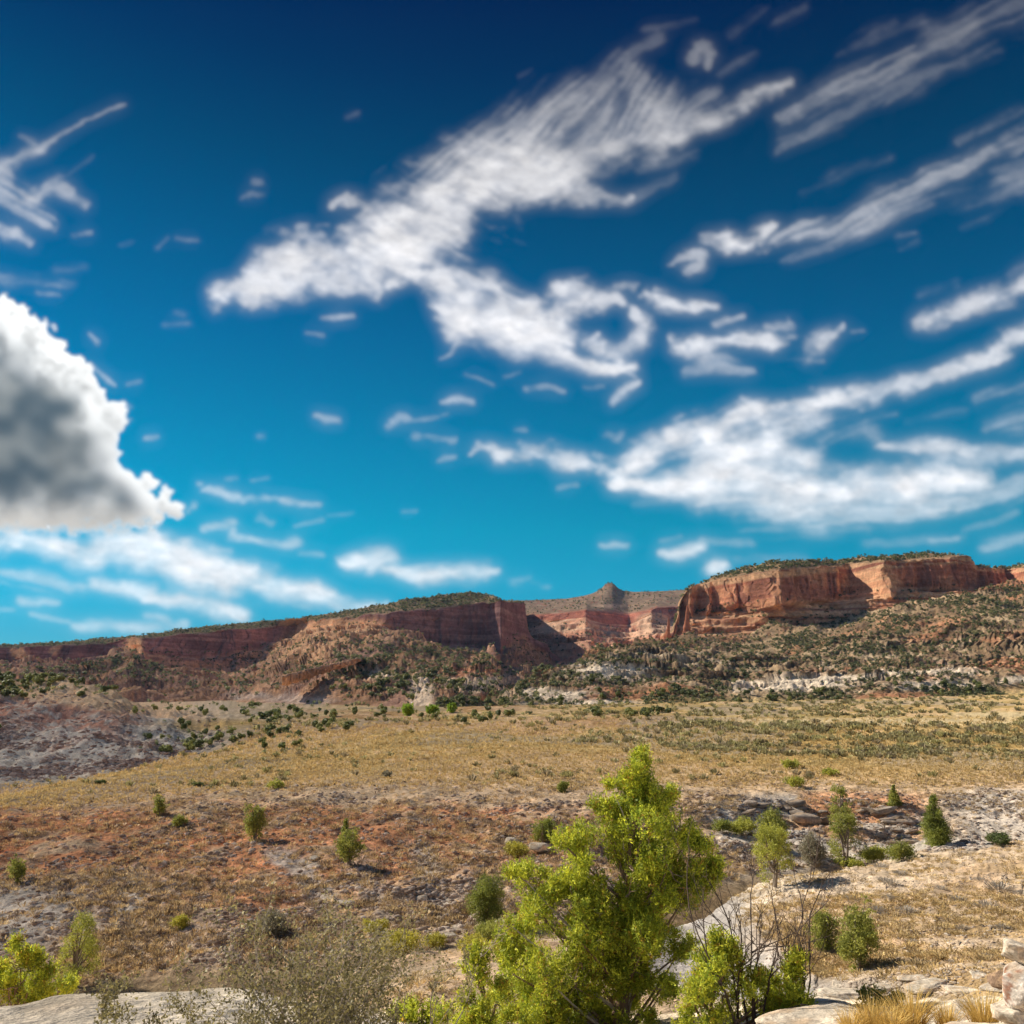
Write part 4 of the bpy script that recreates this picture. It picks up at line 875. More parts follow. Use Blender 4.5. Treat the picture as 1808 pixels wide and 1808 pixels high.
for k in range(6):      # the nearer kind has finer leaves
    V, Fa, c = FTN[k]
def pick(s, wfun, n):
    ar = np.abs(np.gradient(s.ROW, axis=0)) * np.abs(np.gradient(s.PX, axis=1)); w = wfun(s) * np.minimum(ar, 30) * s.vis * (s.Y < 9000) * (s.PX > -120) * (s.PX < 1930); w = np.maximum(w, 0).ravel(); c = np.cumsum(w); idx = np.searchsorted(c, R.random(n) * c[-1])
    i, j = np.unravel_index(idx, s.X.shape)
    i2 = np.clip(i + 1, 0, s.X.shape[0] - 1); j2 = np.clip(j + 1, 0, s.X.shape[1] - 1); a, b = R.random(n), R.random(n)
    Pp = np.stack([s.X[i, j], s.Y[i, j], s.Z[i, j]], 1); Pi = np.stack([s.X[i2, j], s.Y[i2, j], s.Z[i2, j]], 1); Pj = np.stack([s.X[i, j2], s.Y[i, j2], s.Z[i, j2]], 1)
    return Pp + (Pi - Pp) * a[:, None] + (Pj - Pp) * b[:, None], s.PX[i, j], s.ROW[i, j]
def clus(s, sc, seed, lo=-.2, hi=.4): return ss(lo, hi, fbm(s.X / sc, s.Y / sc, s.Z / sc, o=4, seed=seed))
def w_ground(s):
    c = clus(s, 22, 501, -.05, .4); PX, RW, T = s.PX, s.ROW, s.T
    bad = ss(12.2, 12.6, T) * ss(470, 340, PX); top = bad * ss(1236, 1222, RW)
    w = bad * .35 * c + top * 3.0 * (c + .2) + blob(PX, RW, 370, 1305, 60, 14) * 1.2 + blob(PX, RW, 300, 1315, 80, 18) * .5 + blob(PX, RW, 490, 1308, 44, 24) * 1.0 + ss(13, 13.6, T) * ss(380, 460, PX) * ss(760, 600, PX) * 1.3 * c + ss(14.6, 15.1, T) * ss(190, 260, PX) * ss(800, 650, PX) * 3.0 * (c + .15)
    w = w + blob(PX, RW, 590, 1290, 40, 8) * 1.5 + blob(PX, RW, 1100, 1262, 70, 7) * 2 + ss(14, 14.8, T) * ss(700, 800, PX) * 1.2 * c + blob(PX, RW, 840, 1265, 120, 10) * .8 + blob(PX, RW, 560, 1262, 160, 9) * .8
    return w
gp, gpx, grow_ = pick(ground, w_ground, 560)
def w_foot(s):
    c = clus(s, 34, 511, -.15, .35); PX, RW, T = s.PX, s.ROW, s.T
    sl = sum(blob(PX, RW, *q) for q in [(1085, 1187, 75, 10), (970, 1222, 70, 7), (1410, 1208, 65, 15), (1340, 1215, 50, 8), (1480, 1198, 50, 8), (1650, 1207, 80, 7), (1680, 1187, 50, 5)])
    return (.25 + c) * ss(.9, 1.2, T) * (1 - .88 * np.clip(sl, 0, 1)) * (1 + 1.3 * ss(3.0, 3.5, T)) + .3 * c * ss(1.5, 1.25, T) * ss(.9, 1.0, T) * ss(1000, 1250, PX) + .5 * c * blob(PX, RW, 1500, 1228, 330, 16) + .9 * ss(3.4, 3.8, T) * (c + .3)
fp_, fpx, frw = pick(foot, w_foot, 7000)
def w_mL(s):
    c = clus(s, 50, 521, -.2, .35); T = s.T; PX, RW = s.PX, s.ROW
    sl = np.clip(blob(PX, RW, 745, 1222, 20, 30) + blob(PX, RW, 600, 1112, 70, 18) + blob(PX, RW, 850, 1203, 50, 12), 0, 1)
    return (.2 + c) * ss(1.05, 1.4, T) * ss(3.0, 2.6, T) * (1 - .85 * sl) + 3.2 * ss(4.02, 4.1, T) * ss(5.1, 5.0, T) + .3 * ss(3.9, 4, T) + ss(3.0, 3.02, T) * ss(3.1, 3.05, T)
lp_, lpx, lrw = pick(mesaL, w_mL, 6000)
def w_mR(s):
    T = s.T; c = clus(s, 24, 531, -.1, .4)
    return 3 * ss(3.02, 3.2, T) * ss(4.2, 4.0, T) + .35 * c * ss(2.0, 1.9, T) + .5 * c * ss(1.8, 1.9, T) * ss(2.1, 2.0, T)
mp_, mpx, mrw = pick(mesaR, w_mR, 1300)
def w_mC(s):
    T = s.T; c = clus(s, 60, 541, -.2, .4); return (.3 + c) * (2.4 * ss(4.02, 4.2, T) * ss(5.1, 5.0, T) + .8 * ss(3.0, 2.8, T) * ss(.8, 1.2, T))
cp_, cpx, crw = pick(mesaC, w_mC, 1100)
AP = np.concatenate([gp, fp_, lp_, mp_, cp_]); APX = np.concatenate([gpx, fpx, lpx, mpx, cpx]); ARW = np.concatenate([grow_, frw, lrw, mrw, crw])
KIND = np.concatenate([np.full(len(a), k) for k, a in enumerate([gp, fp_, lp_, mp_, cp_])])
HT = np.where(KIND == 0, R.uniform(1.4, 3.0, len(AP)), R.uniform(1.2, 3.8, len(AP)) * np.where(KIND == 1, .74, 1)); HT = np.where(KIND == 4, HT * 1.5, HT); HT = np.where(KIND == 0, np.minimum(HT, AP[:, 1] * R.uniform(6, 16, len(AP)) / F), HT); HT = np.where(KIND == 1, np.minimum(HT, AP[:, 1] * R.uniform(5, 12, len(AP)) / F), HT)
HT *= np.where((KIND == 1) & (ARW > 1205), 1.0, 1.0)
asp = R.uniform(.8, 1.5, len(AP)); tone_t = R.random(len(AP))[:, None]
ACOL = colr(.055, .075, .032) + (colr(.23, .225, .10) - colr(.055, .075, .032)) * tone_t ** 1.5
ACOL = np.where((KIND == 0)[:, None], ACOL * 1.35, ACOL)
app = HT / AP[:, 1]; order = np.argsort(-app); NI = 300
ind = order[:NI]; rest = order[NI:]
meshes = []
for k in range(6):
    for tn in range(3):
        V, Fa, c = FTN[k]; col = c * (colr(.085, .105, .035), colr(.13, .15, .045), colr(.19, .20, .06))[tn]
        o = mesh_np('juniper_tree', V, Fa, M_LEAF, col); meshes.append(o)
def reg(i):
    x, r, k = APX[i], ARW[i], KIND[i]
    if k == 0:
        if x < 215 and r < 1236: return 'juniper among those along the flat top of the stony grey hill', 'junipers along the top of the stony hill'
        if x < 430: return 'juniper dotted over the grey and red stony hill on the left', 'junipers scattered over the stony hill'
        if x < 760: return 'dark juniper in the clusters between the stony hill and the grass', 'junipers in the dips left of the golden plateau'
        return 'dark juniper along the far edge of the golden plateau', 'junipers along the far edge of the plateau'
    if k == 1: return 'dark juniper among the pale slickrock at the foot of the tallest mesa', 'junipers at the foot of the tallest mesa'
    return 'dark juniper on the tan slopes below the long shaded mesa', 'junipers on the slopes of the long mesa'
for n_, i in enumerate(ind):
    if n_ < len(meshes): o = meshes[n_]
    else: o = meshes[R.integers(len(meshes))].copy(); C.objects.link(o)
    o.location = AP[i] - [0, 0, .1]; o.scale = (HT[i] * asp[i],) * 2 + (HT[i],); o.rotation_euler = (0, 0, R.uniform(0, 6.28)); lb, gr = reg(i); tag(o, lb, 'tree', gr)
mb = MB()
for k in range(6):
    q = rest[k::6]; V, Fa, c = FT[k]
    scatter(mb, V, Fa, AP[q] - [0, 0, .15], np.stack([HT[q] * asp[q], HT[q] * asp[q], HT[q]], 1), R.uniform(0, 6.28, len(q)), c, ACOL[q])
o = mb.build('juniper_woodland', M_LEAF); tag(o, 'dark junipers thickly dotted over the far slopes and mesa tops', 'trees', kind='stuff')
# bright cottonwoods at the mouth of the canyon
for px_, rw_, h, w_, lb in [(720, 1264, 20, 30, 'bright green cottonwood, largest of three at the mouth of the canyon'), (763, 1261, 16, 26, 'yellowish cottonwood between the other two at the canyon mouth'), (798, 1258, 15, 22, 'bright green cottonwood, smallest of three at the mouth of the canyon')]:
    rt = plant('cottonwood_tree', px_, rw_, h, w_, 'round', 'b', lb, 'tree', None, 2.0)

# ------------------------------------------------------------------ sagebrush, grass tufts, stones
def tuft_template(seed, n, spread, up, slim):
    rs = np.random.default_rng(seed); a = rs.uniform(0, 6.28, n); q = np.sqrt(rs.random(n)) * spread
    b0 = np.stack([np.cos(a) * q * .5, np.sin(a) * q * .5, rs.uniform(0, .25, n)], 1); t0 = np.stack([np.cos(a) * q, np.sin(a) * q, rs.uniform(.55, 1, n) * up * np.sqrt(1 - (q / spread * .8) ** 2)], 1)
    s = np.stack([-np.sin(a + rs.normal(size=n)), np.cos(a + rs.normal(size=n)), rs.normal(size=n) * .3], 1) * slim
    V = np.stack([b0 - s * .6, b0 + s * .6, t0 + s, t0 - s], 1).reshape(-1, 3); f = (np.array([[0, 1, 2, 3]])[None] + (np.arange(n) * 4)[:, None, None]).reshape(-1, 4)
    Fa = np.concatenate([f[:, :3], f[:, [0, 2, 3]]]); c = np.repeat(rs.uniform(.7, 1.3, (n, 1)), 4, 0) * np.ones(3)
    return V, Fa, c
SAGE = [tuft_template(700 + k, 46, .62, 1.0, .055) for k in range(5)]; SAGEL = [tuft_template(720 + k, 20, .62, 1.0, .10) for k in range(5)]
def w_sage(s):
    PX, RW, T = s.PX, s.ROW, s.T; c = clus(s, 11, 551, -.1, .4); big = clus(s, 55, 552, -.1, .4)
    m = ss(9.3, 9.8, T) * (1 - ss(11.9, 12.3, T) * ss(500, 400, PX)) * ss(14.9, 14.5, T)
    road = np.clip(blob(PX, RW, 1560, 1275, 330, 7, .3) + blob(PX, RW, 1790, 1262, 120, 5, .3), 0, 1); gold_ = blob(PX, RW, 1620, 1375, 190, 20, .4)
    return m * (.10 + c) * (.2 + big) * (1 - .9 * road) * (1 - .8 * gold_) * (1 + 1.6 * ss(800, 1200, PX) * ss(1350, 1320, RW)) * ss(1425, 1380, RW)
sp_, spx, srw = pick(ground, w_sage, 2900)
SH = R.uniform(.35, .8, len(sp_)) * np.clip(sp_[:, 1] / 120, .75, 1.5); SCOL = mix(colr(.22, .19, .09), colr(.36, .32, .15), R.random((len(sp_), 1))) * R.uniform(.75, 1.15, (len(sp_), 1))
od = np.argsort(-SH / sp_[:, 1]); si, sr = od[:300], od[300:]
sm = []
for k in range(5):
    for c0 in (colr(.22, .19, .09), colr(.34, .31, .13), colr(.28, .23, .14)):
        V, Fa, c = SAGE[k]; sm.append(mesh_np('sagebrush', V, Fa, M_DRY, c * c0))
for n_, i in enumerate(si):
    o = sm[n_] if n_ < len(sm) else sm[R.integers(len(sm))].copy()
    if n_ >= len(sm): C.objects.link(o)
    o.location = sp_[i] - [0, 0, .03]; o.scale = (SH[i] * 1.25, SH[i] * 1.25, SH[i]); o.rotation_euler = (0, 0, R.uniform(0, 6.28))
    lb = ('grey-green sagebrush on the golden plateau beyond the ravine', 'sagebrush beyond the ravine') if spx[i] > 900 else ('grey-green sagebrush on the grassy brow above the red hillside', 'sagebrush above the red hillside')
    tag(o, lb[0], 'shrub', lb[1])
mb = MB()
for k in range(5):
    q = sr[k::5]; V, Fa, c = SAGEL[k]; scatter(mb, V, Fa, sp_[q] - [0, 0, .03], np.stack([SH[q] * 1.3, SH[q] * 1.3, SH[q]], 1), R.uniform(0, 6.28, len(q)), c, SCOL[q])
tag(mb.build('sagebrush_cover', M_DRY), 'countless small sagebrush speckling the far plateau', 'shrubs', kind='stuff')
GT = [tuft_template(740 + k, 22, .75, 1.0, .035) for k in range(5)]; GF = [tuft_template(760 + k, 9, .8, 1.0, .09) for k in range(5)]
mb = MB()
def w_hill(s):
    T = s.T; c = clus(s, 3.5, 561, -.35, .25); return (.12 + c) * ss(7.0, 7.3, T) * ss(10.0, 9.4, T) * (1 - .75 * ss(1300, 1400, s.PX) * ss(1425, 1440, s.ROW))
hp, hx, hr = pick(ground, w_hill, 15000); HS = (.10 + .22 * R.random(len(hp)) ** 2)
hc = mix(colr(.36, .24, .12), colr(.54, .40, .20), R.random((len(hp), 1))) * R.uniform(.6, 1.15, (len(hp), 1)); hc = np.where(R.random((len(hp), 1)) < .32, colr(.19, .14, .10), hc)
for k in range(5): q = np.arange(k, len(hp), 5); V, Fa, c = GT[k]; scatter(mb, V, Fa, hp[q] - [0, 0, .02], np.stack([HS[q] * 1.35, HS[q] * 1.35, HS[q] * .85], 1), R.uniform(0, 6.28, len(q)), c, hc[q])
w_gr = lambda s: ss(9.2, 9.6, s.T) * (1 - ss(11.9, 12.3, s.T) * ss(500, 400, s.PX)) * ss(14.5, 14, s.T) * ss(1255, 1300, s.ROW)
hp, hx, hr = pick(ground, w_gr, 26000); HS = R.uniform(.12, .30, len(hp)) * np.clip(hp[:, 1] / 90, .8, 2)
hc = mix(colr(.40, .28, .11), colr(.54, .41, .19), R.random((len(hp), 1))) * R.uniform(.7, 1.1, (len(hp), 1))
for k in range(5): q = np.arange(k, len(hp), 5); V, Fa, c = GF[k]; scatter(mb, V, Fa, hp[q] - [0, 0, .02], HS[q], R.uniform(0, 6.28, len(q)), c, hc[q])
w_bk = lambda s: ss(6.0, 5.7, s.T) * ss(3.2, 3.8, s.T) * (.1 + clus(s, 2.2, 571, -.2, .35)) * ss(600, 680, s.PX) * (ss(1180, 1420, s.PX) + .5)
hp, hx, hr = pick(ground, w_bk, 5200); wx_ = np.interp(hp[:, 1], [12, 15, 18, 22, 26, 31], [5.1, 4.7, 4.3, 4.2, 4.4, 5.6]); hp = hp[np.abs(hp[:, 0] - wx_) > 1.3]; HS = R.uniform(.06, .17, len(hp))
hc = mix(colr(.40, .29, .15), colr(.60, .44, .19), R.random((len(hp), 1))) * R.uniform(.6, 1.1, (len(hp), 1))
for k in range(5): q = np.arange(k, len(hp), 5); V, Fa, c = GT[k]; scatter(mb, V, Fa, hp[q] - [0, 0, .01], np.stack([HS[q] * 1.7, HS[q] * 1.7, HS[q] * .62], 1), R.uniform(0, 6.28, len(q)), c, hc[q])
tag(mb.build('dry_grass', M_DRY), 'dry straw-coloured grass tufts all over the slopes', 'grass', kind='stuff')
# low grey shrubs on the near bank
LS = [tuft_template(780 + k, 150, .9, .75, .018) for k in range(4)]; ls_ = [mesh_np('grey_shrub', V, Fa, M_DRY, c * colr(.30, .265, .22)) for V, Fa, c in LS]
for n_, (px_, rw_, w_) in enumerate([(1552, 1532, 30), (1590, 1545, 30), (1560, 1555, 22), (1572, 1563, 40), (1480, 1575, 34), (1455, 1600, 22), (1600, 1612, 40), (1548, 1608, 30), (1740, 1602, 40), (1765, 1572, 50), (1802, 1580, 30), (1690, 1590, 30), (1640, 1535, 22), (1445, 1555, 18), (1500, 1588, 24), (1570, 1586, 26), (1700, 1640, 26),
                                     (1770, 1640, 30), (1350, 1650, 18), (1420, 1640, 20), (1360, 1620, 22), (1300, 1600, 18), (1730, 1555, 24), (1660, 1570, 24), (1610, 1665, 26), (1680, 1700, 24), (1745, 1690, 26)]):
    p = at(px_, rw_); o = ls_[n_] if n_ < 4 else ls_[n_ % 4].copy()
    if n_ >= 4: C.objects.link(o)
    s_ = w_ * p[1] / F * .62; o.location = p - [0, 0, .02]; o.scale = (s_, s_, s_ * .75); o.rotation_euler = (0, 0, n_ * 1.3); tag(o, 'low dry grey shrub on the near bank right of the wash', 'shrub', 'low grey shrubs on the near bank')
# stones
mb = MB(); _b = bmesh.new(); bmesh.ops.create_icosphere(_b, subdivisions=1, radius=1); _b.verts.ensure_lookup_table(); SV = np.array([v.co[:] for v in _b.verts]); SF = np.array([[v.index for v in f.verts] for f in _b.faces]); _b.free()
def stones(wf, n, lo, hi, c0, c1):
    p, x, r = pick(ground, wf, n); s = lo + (hi - lo) * R.random(n) ** 3
    for k in range(4):
        q = np.arange(k, n, 4); V = SV * R.uniform(.5, 1.3, (len(SV), 1)) * [1, .8, .42]
        cc = mix(c0, c1, R.random((len(q), 1))); scatter(mb, V, SF, p[q], s[q], R.uniform(0, 6.28, len(q)), np.ones((len(SV), 3)), cc)
stones(lambda s: ss(7.0, 7.3, s.T) * ss(9.6, 9.0, s.T) * (.2 + clus(s, 3, 581)), 20000, .03, .22, colr(.20, .13, .09), colr(.55, .46, .38))
stones(lambda s: ss(12.1, 12.5, s.T) * ss(14.3, 13.6, s.T) * ss(420, 330, s.PX) * (.1 + clus(s, 12, 582)), 6500, .12, .75, colr(.22, .14, .11), colr(.48, .40, .35))
stones(lambda s: ss(6.0, 5.8, s.T) * ss(2.6, 3.0, s.T) * ss(1300, 1450, s.PX) * (.1 + clus(s, 1.6, 583)), 6500, .012, .07, colr(.30, .22, .16), colr(.62, .54, .44))
stones(lambda s: ss(7.1, 7.4, s.T) * ss(9.2, 8.8, s.T) * ss(1240, 1330, s.PX) * (.1 + clus(s, 2, 584)), 2200, .04, .22, colr(.20, .15, .12), colr(.48, .42, .36))
tag(mb.build('rubble', M_ROCK), 'loose stones strewn over the slopes', 'stones', kind='stuff')
print('veg', time.time() - T0)

# ------------------------------------------------------------------ clouds: a shell of thin cloud far above and beyond everything, outside the haze
gx = np.arange(-170, 1980, 2.2); gy = np.arange(-170, 1196, 2.2); GX, GY = np.meshgrid(gx, gy)
wxn = fbm(GX / 70, GY / 70, o=4, seed=201); wyn = fbm(GX / 70, GY / 70, o=4, seed=202); w2x = fbm(GX / 16, GY / 16, o=3, seed=203); w2y = fbm(GX / 16, GY / 16, o=3, seed=204)
WX = 11 * wxn + 4.5 * w2x; WY = 9 * wyn + 3.5 * w2y
D = np.zeros_like(GX)
def S(pts, dens, ang=0, kind='s', sc=1.0):
    """pts (px, row, half width) ; ang: direction of the fibres, degrees above horizontal; kind s streaky, p puffy, f soft"""
    global D
    pts = np.array(pts, float)
    if len(pts) == 1: pts = np.array([pts[0] - [pts[0][2] * .4, 0, 0], pts[0] + [pts[0][2] * .4, 0, 0]])
    mw = pts[:, 2].max() * 1.7 + 22
    x0, x1, y0, y1 = pts[:, 0].min() - mw, pts[:, 0].max() + mw, pts[:, 1].min() - mw, pts[:, 1].max() + mw
    i0, i1 = np.searchsorted(gy, [y0, y1]); j0, j1 = np.searchsorted(gx, [x0, x1])
    if i1 <= i0 or j1 <= j0: return
    wf = min(1.0, .12 + pts[:, 2].max() / 26); x = GX[i0:i1, j0:j1] + wf * WX[i0:i1, j0:j1]; y = GY[i0:i1, j0:j1] + wf * WY[i0:i1, j0:j1]; m = np.full(x.shape, -9.)
    for a, b in zip(pts[:-1], pts[1:]):
        dx, dy = b[0] - a[0], b[1] - a[1]; t = np.clip(((x - a[0]) * dx + (y - a[1]) * dy) / (dx * dx + dy * dy + 1e-6), 0, 1)
        m = np.maximum(m, 1 - np.hypot(x - a[0] - t * dx, y - a[1] - t * dy) / ((a[2] + (b[2] - a[2]) * t) * (1.95 if kind == 's' and dens < .72 else 1.5)))
    x = GX[i0:i1, j0:j1] + 7 * wxn[i0:i1, j0:j1] + 2.2 * w2x[i0:i1, j0:j1] * (kind != 's'); y = GY[i0:i1, j0:j1] + 6 * wyn[i0:i1, j0:j1] + 2.2 * w2y[i0:i1, j0:j1] * (kind != 's'); ca, sa = math.cos(rad(ang)), math.sin(rad(ang)); u = x * ca - y * sa; v = x * sa + y * ca
    sd = int(abs(pts[0, 0]) * 7 + pts[0, 1]) % 9973
    mw_ = pts[:, 2].max(); k_ = min(1.0, .25 + mw_ / 22); iso = fbm(x / (34 * k_), y / (24 * k_), o=6, seed=sd + 3, g=.58)
    if kind == 's': th_ = dens < .72; n = (.75 if th_ else .42) * fbm(u / ((150 if th_ else 90) * sc), v / ((9 if th_ else 15) * sc), o=6, seed=sd, g=.5) + (.3 if th_ else .62) * iso; amp = .95 if th_ else .85
    elif kind == 'p': n = .35 * fbm(u / (40 * sc), v / (16 * sc), o=5, seed=sd, g=.6) + .75 * iso; amp = .95
    else: n = .5 * fbm(u / (70 * sc), v / (20 * sc), o=5, seed=sd, g=.55) + .45 * iso; amp = .60
    q = 1.25 * np.clip(m, -1, .8) + amp * 1.15 * n * (1 - .15 * np.clip(m, 0, 1)) - (.07 if mw_ > 9 else .10)
    val = np.clip((q + .06) / 1.12, 0, 1) ** 1.4 * ss(-.7, .45, m) * dens * (1.0 if mw_ > 12 else (.85 if mw_ > 9 else .62))
    if kind == 's' and dens < .72: val = val * .80 * (1 - .45 * ss(-.2, .4, -n))
    D[i0:i1, j0:j1] = 1 - (1 - D[i0:i1, j0:j1]) * (1 - np.clip(val, 0, 1))
